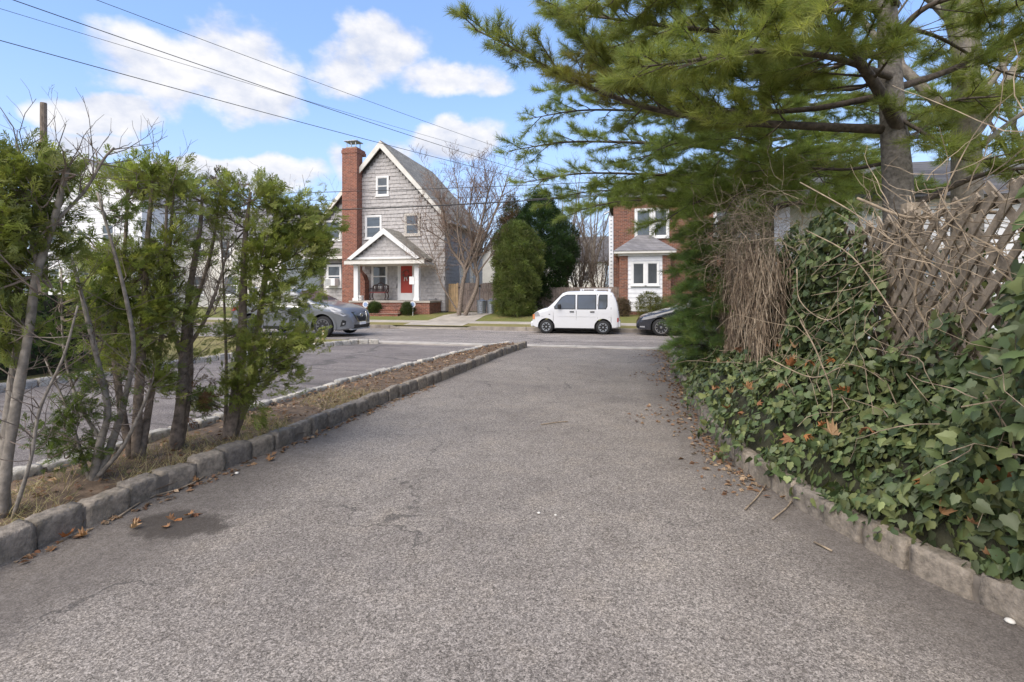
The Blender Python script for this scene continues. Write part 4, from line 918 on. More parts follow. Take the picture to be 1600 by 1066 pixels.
# --- black hatchback, mostly behind the pine
BP = dict(L=4.3, W=1.74, wr=.32, arch=.375, wheels=(.85, 3.42), paint='car_black', rim='chrome', spokes=10, spw=.07, rimr=.7, tum=.36, r=.14, crown=.04,
          top=[(0, .75), (.1, .98), (.5, 1.18), (1.2, 1.43), (1.9, 1.45), (2.3, 1.40), (3.05, 1.0), (3.5, .88), (3.95, .76), (4.2, .62), (4.3, .45)],
          bot=[(0, .35), (.2, .26), (1, .2), (3.6, .2), (4.2, .2), (4.3, .28)], belt=[(0, .9), (3, .9), (4.3, .65)], plan=[(0, .8), (.1, .92), (.6, 1), (3.4, 1), (3.9, .93), (4.18, .82), (4.3, .6)])
bloc = (on_y(994, 500, 20.5)[0] + 4.3, 20.35, -.055)
bt, bb, T, yw, ip, sp, tp = car('black_hatchback', 'dark car with silver spoked wheels behind the white microvan', bloc, True, BP)
sp('side_window', [(2.9, .95), (1.95, .96), (1.95, 1.3), (2.25, 1.3)], 'car_glass'); sp('side_window', [(1.88, .96), (1.0, .98), (1.1, 1.3), (1.88, 1.3)], 'car_glass'); tp('windscreen', 2.36, 3.0, .95, 'car_glass')
sp('headlamp', [(3.55, .70), (3.85, .62), (4.12, .58), (4.05, .68), (3.7, .78)], 'lamp_glass', .012); sp('tail_lamp', [(.05, .75), (.3, .8), (.3, .9), (.1, .9)], 'red_lens', .01); sp('fog_lamp', [(4.0, .3), (4.18, .31), (4.18, .35), (4.0, .36)], 'lamp_glass', .01)
sp('door_seam', [(2.0, .3), (2.012, .3), (2.012, .92), (2.0, .92)], 'black_trim', .001)
for s in (-1, 1): MB().box(*sorted((T(2.75, 0, 0)[0], T(2.95, 0, 0)[0])), bloc[1] + s * .86, bloc[1] + s * 1.04, .84, .97).build('mirror', 'car_black', bt, bevel=.04)

# ------------------------------------------------------------------ small street things
x, y = on_y(507, 520, 14.2)[0], 14.15
t = thing('marker_stake', (x, y, .08), 'short pale wooden stake at the lawn edge before the grey car', 'stake'); MB().box(x - .035, x + .035, y - .035, y + .035, .02, .38).build('stake', 'new_wood', t); MB().box(x - .03, x + .03, y - .042, y - .036, .25, .34).build('cap_strip', 'cream_paint', t)
# utility pole and wires
pp = at(68, 235, 20.2); t = thing('utility_pole', (pp.x, pp.y, .0), 'bare wooden utility pole rising above the left evergreens', 'utility pole')
MB().tube([(pp.x, pp.y, -.1), (pp.x, pp.y, at(68, 161, 20.2).z)], [.15, .11], 10).build('pole', 'pole_wood', t); MB().tube([(pp.x - .13, pp.y - .05, 1.5), (pp.x - .11, pp.y - .05, 6)], .02, 6).build('ground_wire', 'galvanised', t)
def wire(a, b, sag, r, label, n=28):
    a, b = Vector(a), Vector(b); pts = [a.lerp(b, k / n) - Vector((0, 0, sag * 4 * (k / n) * (1 - k / n))) for k in range(n + 1)]
    o = MB().tube(pts, r, 5).build('overhead_wire', 'cable'); tag(o, label, 'wire', 'overhead wires')
wire(at(-400, -48, 9), at(985, 317, 36), .25, .010, 'lowest slanting wire across the sky from the left edge to the gable'); wire(at(-150, -60, 10), at(985, 314, 36), .3, .010, 'slanting wire entering the sky top edge nearest the left corner')
wire(at(-300, -78, 10), at(990, 300, 38), .2, .006, 'thin slanting wire close under the left top corner'); wire(at(-100, -95, 10), at(1000, 302, 38), .25, .007, 'topmost slanting wire over the big cloud')
wire(at(250, 306, 26), at(1010, 281, 24.5), .1, .016, 'thin level wire across the grey gable'); wire(at(250, 334, 26), at(1010, 301, 24.5), .2, .03, 'thick level cable below the attic window'); wire(at(250, 316, 26.3), at(1010, 300, 24.8), .1, .010, 'faint thin level wire between the two level cables')
wire(at(820, 312, 24.9), at(1040, 296, 24), .02, .025, 'short cable doubling the thick level cable near the pine')

# ================================================================== vegetation
def smooth_path(pts, n=4):
    p = [Vector(q) for q in pts]; p = [p[0] * 2 - p[1]] + p + [p[-1] * 2 - p[-2]]; out = []
    for i in range(1, len(p) - 2):
        for k in range(n):
            t = k / n; a, b, c, d = p[i - 1:i + 3]
            out.append(.5 * ((2 * b) + (c - a) * t + (2 * a - 5 * b + 4 * c - d) * t * t + (3 * b - a - 3 * c + d) * t ** 3))
    out.append(p[-2]); return out
def lin(a, b, n): return [a + (b - a) * k / (n - 1) for k in range(n)]
def rv(s): return Vector((random.gauss(0, s), random.gauss(0, s), random.gauss(0, s)))
RMIN = .0016
def grow(limb, twig, path, r0, r1, level, maxlev, seglen, up=.25, spread=.8, dens=1.0, tips=None, thr=.012):
    """tube along path, then children branching off it"""
    k = len(path); rad = [r0 + (r1 - r0) * i / (k - 1) for i in range(k)]
    (limb if r0 > thr else twig).tube(path, rad, 7 if r0 > .03 else (5 if r0 > .012 else 3), cap=False)
    if level >= maxlev:
        if tips is not None: tips.append((path[-1], path[-1] - path[-2]))
        return
    L = sum((path[i + 1] - path[i]).length for i in range(k - 1)); n = max(2, int(L / seglen * dens))
    for q in range(n):
        s = (.3 + .7 * (q + random.random()) / n); i = min(int(s * (k - 1)), k - 2); f = s * (k - 1) - i; p = path[i].lerp(path[i + 1], f)
        t = (path[i + 1] - path[i]).normalized(); side = t.cross(rv(1)).normalized(); d = (t * (1 - spread * .5) + side * spread + Vector((0, 0, up))).normalized()
        l = L * random.uniform(.28, .5) * (1.1 - .5 * s); rr = max((r0 + (r1 - r0) * s) * .55, RMIN)
        pts = [p]; n_ = 4
        for j in range(n_): d = (d + rv(.13) + Vector((0, 0, up * .18))).normalized(); pts.append(pts[-1] + d * l / n_)
        grow(limb, twig, pts, rr, max(rr * .3, RMIN * .6), level + 1, maxlev, seglen * .55, up, spread, dens, tips, thr)
def bare_tree(name, label, base, stems, bark='bark_grey', twigm='twig', maxlev=3, seglen=.8, up=.25, spread=.75, dens=1.0, group=None):
    t = thing(name, base, label, 'tree', group); a, b = MB(), MB()
    global RMIN; RMIN = .006 if Vector(base).length > 12 else .003
    for pts, r0, r1 in stems: grow(a, b, smooth_path(pts, 4), r0, r1, 0, maxlev, seglen, up, spread, dens)
    a.build('trunk', bark, t, smooth=True); q = b.build('crown', twigm, t); stuff(q)
    return t
def d_at(px, py, y):                       # point on the plane at depth y
    x, z = on_y(px, py, y); return Vector((x, y, z))

# ---- the multi-stemmed bare tree in front of the grey house
yT = 25.0; D = lambda px, py, dy=0: d_at(px, py, yT + dy)
bare_tree('bare_front_tree', 'leafless multi-stemmed tree before the grey house corner', (D(720, 488).x, yT, .36),
    [([D(717, 492), D(723, 445), D(726, 420), D(703, 385, .2), D(692, 330, .3), D(674, 282, .5)], .13, .02), ([D(726, 420), D(748, 365, -.3), D(762, 305, -.5), D(776, 262, -.6)], .08, .015),
     ([D(727, 492), D(746, 445), D(741, 405), D(733, 340, .4), D(742, 275, .4)], .13, .018), ([D(742, 408), D(766, 350, -.3), D(786, 300, -.4), D(795, 268, -.6)], .075, .014),
     ([D(714, 485), D(692, 448, -.3), D(683, 425, -.3), D(668, 375, -.4), D(652, 330, -.5)], .05, .01), ([D(727, 415), D(715, 360, -.4), D(716, 300, -.5), D(708, 262, -.5)], .06, .012), ([D(741, 410), D(750, 400), D(790, 372), D(800, 345)], .04, .01)],
    bark='bark_brown', twigm='twig_red', maxlev=3, seglen=.46, dens=1.45)
def auto_tree(name, label, base, h, r, seed, n=5, spread=.35, maxlev=3, seglen=1.0, bark='bark_grey', fork=.2, dens=1.0, up=.25):
    random.seed(seed); b = Vector(base); st = []; f = b + Vector((0, 0, h * fork)); st.append(([b - Vector((0, 0, .2)), b + Vector((.05, 0, h * fork * .5)), f], r, r * .75))
    for k in range(n):
        a = 6.28 * k / n + random.uniform(-.5, .5); s = spread * h * random.uniform(.5, 1)
        st.append(([f, f + Vector((math.cos(a) * s * .35, math.sin(a) * s * .35, h * .28)), f + Vector((math.cos(a) * s, math.sin(a) * s, h * (1 - fork) * random.uniform(.8, 1)))], r * .5, .012))
    return bare_tree(name, label, base, st, bark=bark, maxlev=maxlev, seglen=seglen, dens=dens, up=up)
def gnd(px, y, z=.42): return (on_y(px, 480, y)[0], y, z)
auto_tree('bare_tree', 'leafless tree rising left of the red chimney behind the house', gnd(505, 38), 10.3, .2, 11, 6, .3, 3, 1.4)
auto_tree('bare_tree', 'tall leafless tree just right of the dark evergreen', gnd(885, 34), 9.5, .2, 12, 6, .26, 3, 1.1, 'bark_brown')
auto_tree('bare_tree', 'leafless tree between dark evergreen and brick house', gnd(925, 38), 10.5, .2, 13, 6, .25, 3, 1.2)
auto_tree('bare_shrub_tree', 'dense brown leafless shrub above the board fence', gnd(905, 30.5), 5.6, .11, 14, 9, .36, 3, .5, 'bark_brown', .06, 1.25)
auto_tree('bare_shrub_tree', 'brown leafless shrub beside the brick house service duct', gnd(938, 31), 4.6, .09, 15, 8, .34, 3, .5, 'bark_brown', .06, 1.2)
auto_tree('bare_tree', 'far leafless tree behind bins and tall rounded evergreen', gnd(800, 45), 11, .22, 16, 6, .28, 3, 1.4)
auto_tree('bare_tree', 'leafless tree with fine twigs at the top left corner', tuple(at(8, 470, 21).xy) + (.1,), 8.2, .17, 17, 7, .42, 3, .9, 'bark_dark', .16)
auto_tree('bare_shrub_tree', 'brown leafless shrub on the far lawn left of the grey car', gnd(335, 24.6, .3), 3.4, .05, 18, 10, .45, 3, .45, 'bark_brown', .05, 1.2)
auto_tree('bare_shrub_tree', 'brown leafless shrub behind the roof of the grey car', gnd(395, 25, .3), 3.0, .05, 19, 9, .45, 3, .45, 'bark_brown', .05, 1.1)
auto_tree('bare_tree', 'leafless tree behind the low cream house', gnd(330, 46), 12, .22, 20, 6, .3, 3, 1.5)
auto_tree('bare_tree', 'leafless tree at the right edge behind the pines', tuple(at(1640, 470, 15).xy) + (.25,), 11, .24, 21, 6, .34, 3, 1.1, 'bark_dark', .25)
# a far line of woodland closing the view
random.seed(5); a, b = MB(), MB()
for k in range(46):
    x = -110 + k * 4.4 + random.uniform(-1, 1); y = 78 + random.uniform(-6, 8); h = random.uniform(7, 11)
    grow(a, b, [Vector((x, y, 0)), Vector((x + random.uniform(-.3, .3), y, h * .5)), Vector((x + random.uniform(-.8, .8), y, h))], .16, .03, 0, 2, 1.1, .3, .8, 1.1, thr=.0)
stuff(a.build('woodland', 'twig'), 'far line of leafless trees behind the houses', 'woodland')

# ---- leaf templates
def quad_tmpl(parts): v = []; f = []; [(f.append([len(v) + i for i in range(4)]), v.extend(p)) for p in parts]; return np.array(v, float), np.array(f)
def frond_tmpl(seed, nb=10):
    r = np.random.default_rng(seed); P = []
    def rh(a, b, w):
        a, b = np.array(a), np.array(b); d = b - a; n = np.array([-d[1], d[0], 0]); n = n / (np.linalg.norm(n) + 1e-9) * w; m_ = a + d * .45; return [a, m_ + n, b, m_ - n]
    P.append(rh([0, 0, 0], [0, 1, -.06], .025))
    for k in range(nb):
        t = .12 + .8 * k / nb; s = 1 if k % 2 else -1; L = .62 * (1 - .6 * t) * r.uniform(.65, 1.25); an = R(r.uniform(18, 44)); a = [0, t, -.06 * t * t]
        e = [s * math.sin(an) * L, t + math.cos(an) * L, r.uniform(-.2, .14)]; P.append(rh(a, e, .034))
        mdl = [(a[0] + e[0]) * .5, (a[1] + e[1]) * .5, (a[2] + e[2]) * .5]; an2 = an + R(38) * (1 if r.random() < .6 else -1)
        P.append(rh(mdl, [mdl[0] + s * math.sin(an2) * L * .5, mdl[1] + math.cos(an2) * L * .5, mdl[2] + r.uniform(-.05, .03)], .03))
        an3 = an - R(34) * (1 if r.random() < .6 else -1); P.append(rh([a[0] * .3 + e[0] * .7, a[1] * .3 + e[1] * .7, e[2] * .7], [e[0] * .7 + s * math.sin(an3) * L * .4, a[1] * .3 + e[1] * .7 + math.cos(an3) * L * .4, e[2]], .026))
    return quad_tmpl(P)
FROND = [frond_tmpl(k) for k in range(4)]
FARFROND = [frond_tmpl(9, 3), frond_tmpl(10, 3)]
FARFROND = [(v * np.array([1.6, 1, 1]) , f) for v, f in FARFROND]
def tuft_tmpl(seed, n=34):
    r = np.random.default_rng(seed); v = []; f = []
    for k in range(n):
        th = r.uniform(0, 2 * math.pi); al = R(r.uniform(12, 68)); L = r.uniform(.75, 1.05); b = np.array([0, r.uniform(-.55, .25), 0])
        d = np.array([math.sin(al) * math.cos(th), math.cos(al), math.sin(al) * math.sin(th)]); e = b + d * L + np.array([0, 0, -.12 * L]); s = np.cross(d, r.normal(size=3)); s = s / np.linalg.norm(s) * .019
        f.append([len(v), len(v) + 1, len(v) + 2]); v += [b - s, b + s, e]
    return np.array(v), np.array(f)
TUFTS = []
TUFT = [tuft_tmpl(k) for k in range(5)]
FARTUFT = [tuft_tmpl(k + 9, 25) for k in range(5)]; FARTUFT = [(v, f) for v, f in FARTUFT]
def ivy_tmpl(lobes=1.0, curl=.12):
    half = [(.12, -.10), (.34, -.12), (.50, .10), (.43, .28), (.44, .50), (.28, .60), (.14, .82)]
    o = [(0, 0)] + [(x * lobes, y) for x, y in half] + [(0, 1.0)] + [(-x * lobes, y) for x, y in half[::-1]]
    v = [(0, .36, .05)] + [(x, y, -curl * (abs(x) * 1.6) ** 1.5 - .10 * max(0, y - .4)) for x, y in o]; n = len(o)
    return np.array(v), np.array([[0, 1 + i, 1 + (i + 1) % n] for i in range(n)])[:, ::-1]
IVY = [ivy_tmpl(1.0, .12), ivy_tmpl(.85, .3), ivy_tmpl(1.15, .05)]
def maple_tmpl(curl):
    half = [(.08, -.02), (.34, -.12), (.28, .08), (.58, .22), (.40, .36), (.52, .62), (.26, .56), (.20, .78)]
    o = [(0, 0)] + half + [(0, 1.05)] + [(-x, y) for x, y in half[::-1]]; v = [(0, .34, 0)] + [(x, y, curl * (abs(x) * 1.5) ** 2 + .3 * curl * y * y) for x, y in o]; n = len(o)
    return np.array(v), np.array([[0, 1 + i, 1 + (i + 1) % n] for i in range(n)])
OVAL = quad_tmpl([[(0, 0, 0), (.28, .5, .08), (0, 1, -.05), (-.02, .5, 0)], [(0, 0, 0), (.02, .5, 0), (0, 1, -.05), (-.28, .5, .08)]])
def leaves(name, tmpls, P, dirs, nrms, sc, cols, mat, parent):
    """split over templates, joined into one stuff part each (first keeps the name)"""
    P, dirs, nrms, sc, cols = map(np.asarray, (P, dirs, nrms, sc, cols)); idx = rng.integers(0, len(tmpls), len(P)); M = frames(dirs, nrms, sc)
    Vs, Fs, Cs = [], [], []; off = 0; L = tmpls[0][1].shape[1]
    for k, (tv, tf) in enumerate(tmpls):
        s = idx == k
        if not s.any(): continue
        V = np.einsum('nij,kj->nki', M[s], tv) + P[s][:, None, :]; n = s.sum(); Fs.append((tf[None] + (np.arange(n) * len(tv))[:, None, None]).reshape(-1, L) + off); off += n * len(tv); Vs.append(V.reshape(-1, 3)); Cs.append(np.repeat(cols[s], len(tv), 0))
    V, F_, C = np.concatenate(Vs), np.concatenate(Fs), np.concatenate(Cs)
    if parent is not None: V = V - np.array(ORG[parent.name])
    me = bpy.data.meshes.new(name); me.vertices.add(len(V)); me.vertices.foreach_set('co', V.astype('f4').ravel()); me.loops.add(F_.size); me.loops.foreach_set('vertex_index', F_.astype('i4').ravel())
    me.polygons.add(len(F_)); me.polygons.foreach_set('loop_start', np.arange(0, F_.size, L, dtype='i4')); a = me.attributes.new('col', 'FLOAT_COLOR', 'POINT'); a.data.foreach_set('color', np.c_[C, np.ones(len(C))].astype('f4').ravel())
    me.materials.append(MATS[mat]); me.update(calc_edges=True)
    return stuff(put_obj(bpy.data.objects.new(name, me), parent))

# ---- evergreen shrubs of leaf sprays
ARB = [(.235, .275, .07), (.27, .305, .08), (.195, .235, .062), (.30, .32, .095), (.255, .26, .08)]
def shell_points(n, prof, c, depth=.42, lump=.2, seed=0):
    """points in the outer skin of a surface of revolution; prof = [(z, r)]"""
    r_ = np.random.default_rng(seed); zs = np.array([p[0] for p in prof]); rs = np.array([p[1] for p in prof])
    z = r_.uniform(zs[0], zs[-1], n * 3); rr = np.interp(z, zs, rs); keep = r_.random(n * 3) < rr / rs.max() + .03; z, rr = z[keep][:n], rr[keep][:n]; a = r_.uniform(0, 2 * math.pi, len(z))
    l = 1 + lump * np.sin(a * 3 + z * 2.1 + seed) * np.sin(z * 3.3 + a * 2) + .5 * lump * np.sin(a * 9 + z * 7); q = l * (1 - depth * r_.random(len(z)) ** 2.2)
    P = np.c_[c[0] + rr * q * np.cos(a), c[1] + rr * q * np.sin(a), c[2] + z]; out = np.c_[np.cos(a), np.sin(a), np.full(len(z), .15)]
    return P, out
def evergreen(name, label, base, prof, n, size, cols, seed, core='bark_dark', up=.9, tm=None, mat='leaf', cat='shrub', group=None, jit=.22):
    t = thing(name, base, label, cat, group); P, out = shell_points(n, prof, base, seed=seed)
    m = MB().tube([Vector(base) - Vector((0, 0, .1)), Vector(base) + Vector((0, 0, prof[-1][0] * .9))], [max(.05, prof[len(prof) // 2][1] * .08), .02], 7); m.build('trunk', 'bark_dark', t)
    d = out * .6 + rng.normal(0, .4, P.shape) + np.array([0, 0, up]); C = pick(cols, len(P), jit) * (1 + .3 * np.sin(P[:, 2:3] * 4.1 + P[:, 0:1] * 3.3 + seed) * np.sin(P[:, 0:1] * 5.7 - P[:, 2:3] * 1.7)); leaves('crown', tm or FARFROND, P, d, out + rng.normal(0, .5, P.shape), rng.uniform(.6, 1.6, len(P)) * size, C, mat, t); return t
c0 = gnd(807, 25.3, .37)
evergreen('rounded_evergreen', 'tall rounded light green evergreen shrub right of the bins', c0, [(0, .8), (.5, .86), (1.6, .98), (2.6, 1.15), (3.4, 1.1), (4.0, .85), (4.4, .5), (4.62, .12)], 8000, .25, [(.13, .165, .045), (.155, .19, .055), (.105, .14, .04), (.175, .19, .07)], 3)
c0 = gnd(846, 28.6, .42)
evergreen('dark_evergreen', 'tall dark evergreen behind the rounded light green shrub', c0, [(0, .8), (1.5, 1.3), (3.0, 1.75), (4.4, 1.6), (5.4, 1.1), (6.2, .55), (6.8, .1)], 8000, .3, [(.04, .075, .024), (.055, .095, .03), (.03, .055, .02)], 4)
c0 = gnd(800, 29.2, .42)
evergreen('browning_cedar', 'thin browning cedar beside the dark evergreen', c0, [(0, .3), (2, .6), (3.4, .85), (5, .7), (6.2, .3), (6.7, .05)], 2600, .3, [(.13, .09, .05), (.09, .09, .035), (.16, .10, .06), (.06, .08, .03)], 5)
for px, yy, r_, hh, cols, lab in ((1016, 25.6, .62, 1.15, [(.12, .125, .03), (.16, .155, .04), (.09, .105, .03)], 'clipped yellow-green shrub under the white bay window'), (1047, 25.4, .75, 1.0, [(.15, .16, .06), (.18, .18, .09), (.10, .13, .05)], 'pale green spiky shrub at the brick house right pier'), (972, 25.5, .4, .85, [(.16, .12, .09), (.2, .15, .11), (.12, .09, .06)], 'brown dried plant at the brick house corner'),
                              (585, 24.95, .3, .6, [(.06, .09, .03), (.08, .11, .035)], 'small dark shrub left of the porch steps'), (638, 24.95, .3, .6, [(.06, .085, .03), (.09, .11, .04)], 'small dark shrub right of the porch steps')):
    evergreen('small_shrub', lab, gnd(px, yy, .36), [(0, r_ * .7), (hh * .4, r_), (hh * .8, r_ * .75), (hh, r_ * .2)], 900, .14, cols, int(px))
c0 = at(1048, 470, 21.5); 
# clipped broadleaf hedge on the left boundary
hd = thing('clipped_hedge', (-10.6, 6.2, .1), 'dense clipped broadleaf hedge along the left boundary', 'hedge'); n = 9000
u = rng.random((n, 3)); hx0, hx1, hy0, hy1, hz = -11.9, -10.0, 1.5, 8.6, 1.75
P = np.c_[hx0 + (hx1 - hx0) * u[:, 0], hy0 + (hy1 - hy0) * u[:, 1], .15 + (hz - .15) * u[:, 2]]; fc = rng.random(n); out = np.zeros((n, 3))
s = fc < .5; P[s, 0] = hx1 - np.abs(rng.normal(0, .09, s.sum())); out[s] = (1, 0, .3)
s = (fc >= .5) & (fc < .75); P[s, 2] = hz - np.abs(rng.normal(0, .08, s.sum())); out[s] = (0, 0, 1)
s = (fc >= .75); P[s, 1] = hy1 - np.abs(rng.normal(0, .09, s.sum())); out[s] = (0, 1, .3)
P += .07 * np.c_[np.sin(P[:, 1] * 4), np.sin(P[:, 2] * 5), np.sin(P[:, 1] * 5 + P[:, 2] * 3)]
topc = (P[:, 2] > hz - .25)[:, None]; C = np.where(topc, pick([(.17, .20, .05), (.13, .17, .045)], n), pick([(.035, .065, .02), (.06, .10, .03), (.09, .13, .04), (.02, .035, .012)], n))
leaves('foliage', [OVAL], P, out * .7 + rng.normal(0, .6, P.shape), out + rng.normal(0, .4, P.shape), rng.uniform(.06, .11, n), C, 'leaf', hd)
m = MB(); m.box(hx0 + .25, hx1 - .2, hy0, hy1 - .2, .05, hz - .25); m.build('branch_core', 'dark_soil_and_gaps', hd)

RMIN = .0016
# ---- row of half-bare arborvitae on the median
def arbor(label, base, stems, blobs, seed, fs=.15, dens=1.0, cols=ARB, bark='bark_brown', bare=1.0):
    random.seed(seed); t = thing('arborvitae', base, label, 'tree', 'thinned evergreens on the median'); a, b = MB(), MB(); allp = []
    for pts, r0, r1 in stems:
        p = smooth_path([q + rv(.006) for q in pts], 5); a.tube(p, [x * random.uniform(.9, 1.1) for x in lin(r0, r1, len(p))], 9); allp += [(q, r0 + (r1 - r0) * i / len(p)) for i, q in enumerate(p)]
        k = len(p)
        for q in range(int(14 * bare)):
            i = random.randrange(int(k * .25), k - 1); d = Vector((random.gauss(0, 1), random.gauss(0, 1), random.uniform(.2, 1.2))).normalized(); l = random.uniform(.15, .55); pp_ = [p[i]]
            for j in range(4): d = (d + rv(.22) + Vector((0, 0, .08))).normalized(); pp_.append(pp_[-1] + d * l / 4)
            grow(a, b, pp_, max(.004, r1 * .35), .0015, 1, 2, .10, .2, .8, .8)
    PP, DD, NN = [], [], []
    for (c, rx, rz, n) in blobs:
        n = int(n * dens * 2.0); c = Vector(c); near = min(allp, key=lambda q: (q[0] - c).length + .35 * abs(q[0].z - c.z + .2))[0]
        for q in range(max(2, n // 40)):                                    # limbs into the clump
            e = c + Vector((random.gauss(0, rx * .5), random.gauss(0, rx * .5), random.gauss(0, rz * .5))); mid_ = near.lerp(e, .5) + rv(.05) + Vector((0, 0, -.04)); pth_ = smooth_path([near, mid_, e], 4)
            b.tube(pth_, lin(.009, .003, len(pth_)), 4, cap=False)
        nc = max(4, n // 12); cc_ = rng.normal(0, .5, (nc, 3)) * np.array([rx, rx, rz]) + np.array(c)       # sprays gather in drooping clusters
        for q in cc_:
            dirc = np.array(q) - np.array(near); dirc /= np.linalg.norm(dirc) + 1e-6; m_ = rng.integers(9, 20); p = q + rng.normal(0, .055, (m_, 3)); PP.append(p)
            nz = rng.normal(0, 1, 3); DD.append(dirc * .8 + rng.normal(0, .38, (m_, 3)) + np.array([0, 0, .12])); NN.append(np.tile(nz, (m_, 1)) + rng.normal(0, .55, (m_, 3)))
            b.tube([Vector(q) - Vector(dirc) * .16, Vector(q)], [.004, .002], 3, cap=False)
    P, Dn, Nn = np.concatenate(PP), np.concatenate(DD), np.concatenate(NN)
    a.build('trunk', bark, t, smooth=True); stuff(b.build('twigs', 'twig', t)); leaves('crown', FROND, P, Dn, Nn, rng.uniform(.6, 1.25, len(P)) * fs * .78, pick(cols, len(P), .24), 'leaf', t); return t
def bl(px, py, d, rpx, rpy, n, dd=0): return (at(px, py, d + dd), rpx / 800 * d, rpy / 800 * d, n)
dD = 5.05; S_ = lambda px, py, d, dd=0: at(px, py, d + dd)
arbor('rightmost arborvitae on the median with full green crown and leaning bark trunk', (-3.85, 4.29, .1),
      [([S_(356, 690, dD), S_(368, 620, dD), S_(376, 540, dD), S_(379, 450, dD), S_(384, 370, dD), S_(390, 300, dD)], .066, .014), ([S_(362, 690, dD, .05), S_(392, 600, dD, .1), S_(404, 500, dD, .15), S_(420, 400, dD, .2), S_(436, 310, dD, .2)], .05, .014), ([S_(350, 690, dD, .1), S_(352, 600, dD, .15), S_(350, 480, dD, .2), S_(345, 350, dD, .2)], .02, .008)],
      [bl(400, 310, dD, 48, 24, 170), bl(462, 345, dD, 40, 34, 200, .2), bl(432, 400, dD, 50, 50, 300), bl(360, 345, dD, 34, 36, 90), bl(482, 390, dD, 24, 38, 130, .1), bl(430, 470, dD, 42, 26, 130), bl(395, 430, dD, 26, 40, 60), bl(420, 545, dD, 40, 30, 130, -.1), bl(470, 535, dD, 26, 18, 80, -.1), bl(380, 600, dD, 24, 38, 130, -.1), bl(440, 585, dD, 30, 16, 60), bl(328, 628, dD, 16, 18, 36), bl(360, 520, dD, 24, 30, 50)], 31, .14)
dC = 4.75
arbor('mostly bare arborvitae with dead brown top, second from the right on the median', (-4.06, 3.86, .1),
      [([S_(272, 708, dC), S_(283, 620, dC), S_(286, 540, dC), S_(296, 450, dC), S_(312, 360, dC), S_(316, 285, dC)], .058, .01), ([S_(280, 706, dC, .05), S_(296, 600, dC, .1), S_(300, 500, dC, .2), S_(330, 400, dC, .3), S_(345, 300, dC, .3)], .035, .01), ([S_(284, 560, dC), S_(320, 500, dC), S_(345, 430, dC), S_(358, 380, dC)], .02, .006), ([S_(286, 560, dC), S_(262, 480, dC, -.2), S_(258, 380, dC, -.3), S_(262, 270, dC, -.3)], .025, .008)],
      [bl(300, 620, dC, 26, 30, 40), bl(345, 290, dC, 16, 18, 50, .3), bl(265, 300, dC, 16, 16, 30)], 32, .12, .8, [(.17, .09, .045), (.12, .07, .04), (.085, .11, .03)], bare=3.2)
dB = 4.45
arbor('dense green arborvitae with several stems, middle of the median row', (-4.15, 3.57, .1),
      [([S_(214, 722, dB), S_(218, 620, dB), S_(224, 520, dB), S_(232, 400, dB), S_(240, 290, dB), S_(246, 255, dB)], .042, .01), ([S_(222, 722, dB), S_(232, 640, dB, .1), S_(246, 560, dB, .1), S_(262, 450, dB, .1), S_(272, 300, dB, .1)], .035, .01), ([S_(208, 722, dB), S_(186, 620, dB), S_(178, 500, dB), S_(196, 400, dB), S_(198, 290, dB)], .035, .01)],
      [bl(252, 282, dB, 40, 26, 150), bl(202, 300, dB, 38, 28, 110), bl(264, 392, dB, 30, 42, 130), bl(212, 425, dB, 44, 42, 190), bl(232, 505, dB, 52, 40, 210), bl(168, 460, dB, 42, 36, 130), bl(196, 560, dB, 40, 30, 110), bl(262, 470, dB, 26, 40, 90), bl(150, 400, dB, 30, 30, 60), bl(240, 590, dB, 24, 22, 50), bl(290, 330, dB, 18, 24, 30), bl(150, 520, dB, 34, 30, 70)], 33, .135)
d1 = 3.95
arbor('leaning bare-stemmed arborvitae with pale young sprays near its foot', (-3.96, 3.07, .1),
      [([S_(146, 758, d1), S_(158, 690, d1), S_(168, 640, d1), S_(152, 560, d1), S_(128, 470, d1), S_(112, 400, d1)], .032, .01), ([S_(152, 756, d1), S_(178, 680, d1, .1), S_(200, 610, d1, .1), S_(208, 540, d1, .1), S_(188, 440, d1, .1), S_(150, 300, d1, .1)], .03, .009), ([S_(140, 756, d1), S_(120, 690, d1), S_(106, 640, d1), S_(70, 560, d1)], .015, .005), ([S_(158, 690, d1), S_(120, 620, d1, .2), S_(100, 540, d1, .2), S_(96, 420, d1, .2)], .016, .006), ([S_(150, 750, d1), S_(190, 700, d1), S_(222, 640, d1), S_(240, 590, d1)], .02, .007)],
      [bl(112, 640, d1, 26, 14, 60), bl(88, 690, d1, 26, 26, 60), bl(130, 700, d1, 20, 26, 44), bl(160, 590, d1, 24, 24, 40), bl(175, 330, d1, 26, 22, 44, .2), bl(120, 530, d1, 30, 26, 40), bl(150, 470, d1, 30, 26, 60, .3)], 34, .11, 1.0, [(.12, .165, .04), (.10, .14, .035), (.14, .18, .05)], 'bark_grey', 1.6)
dA = 3.3
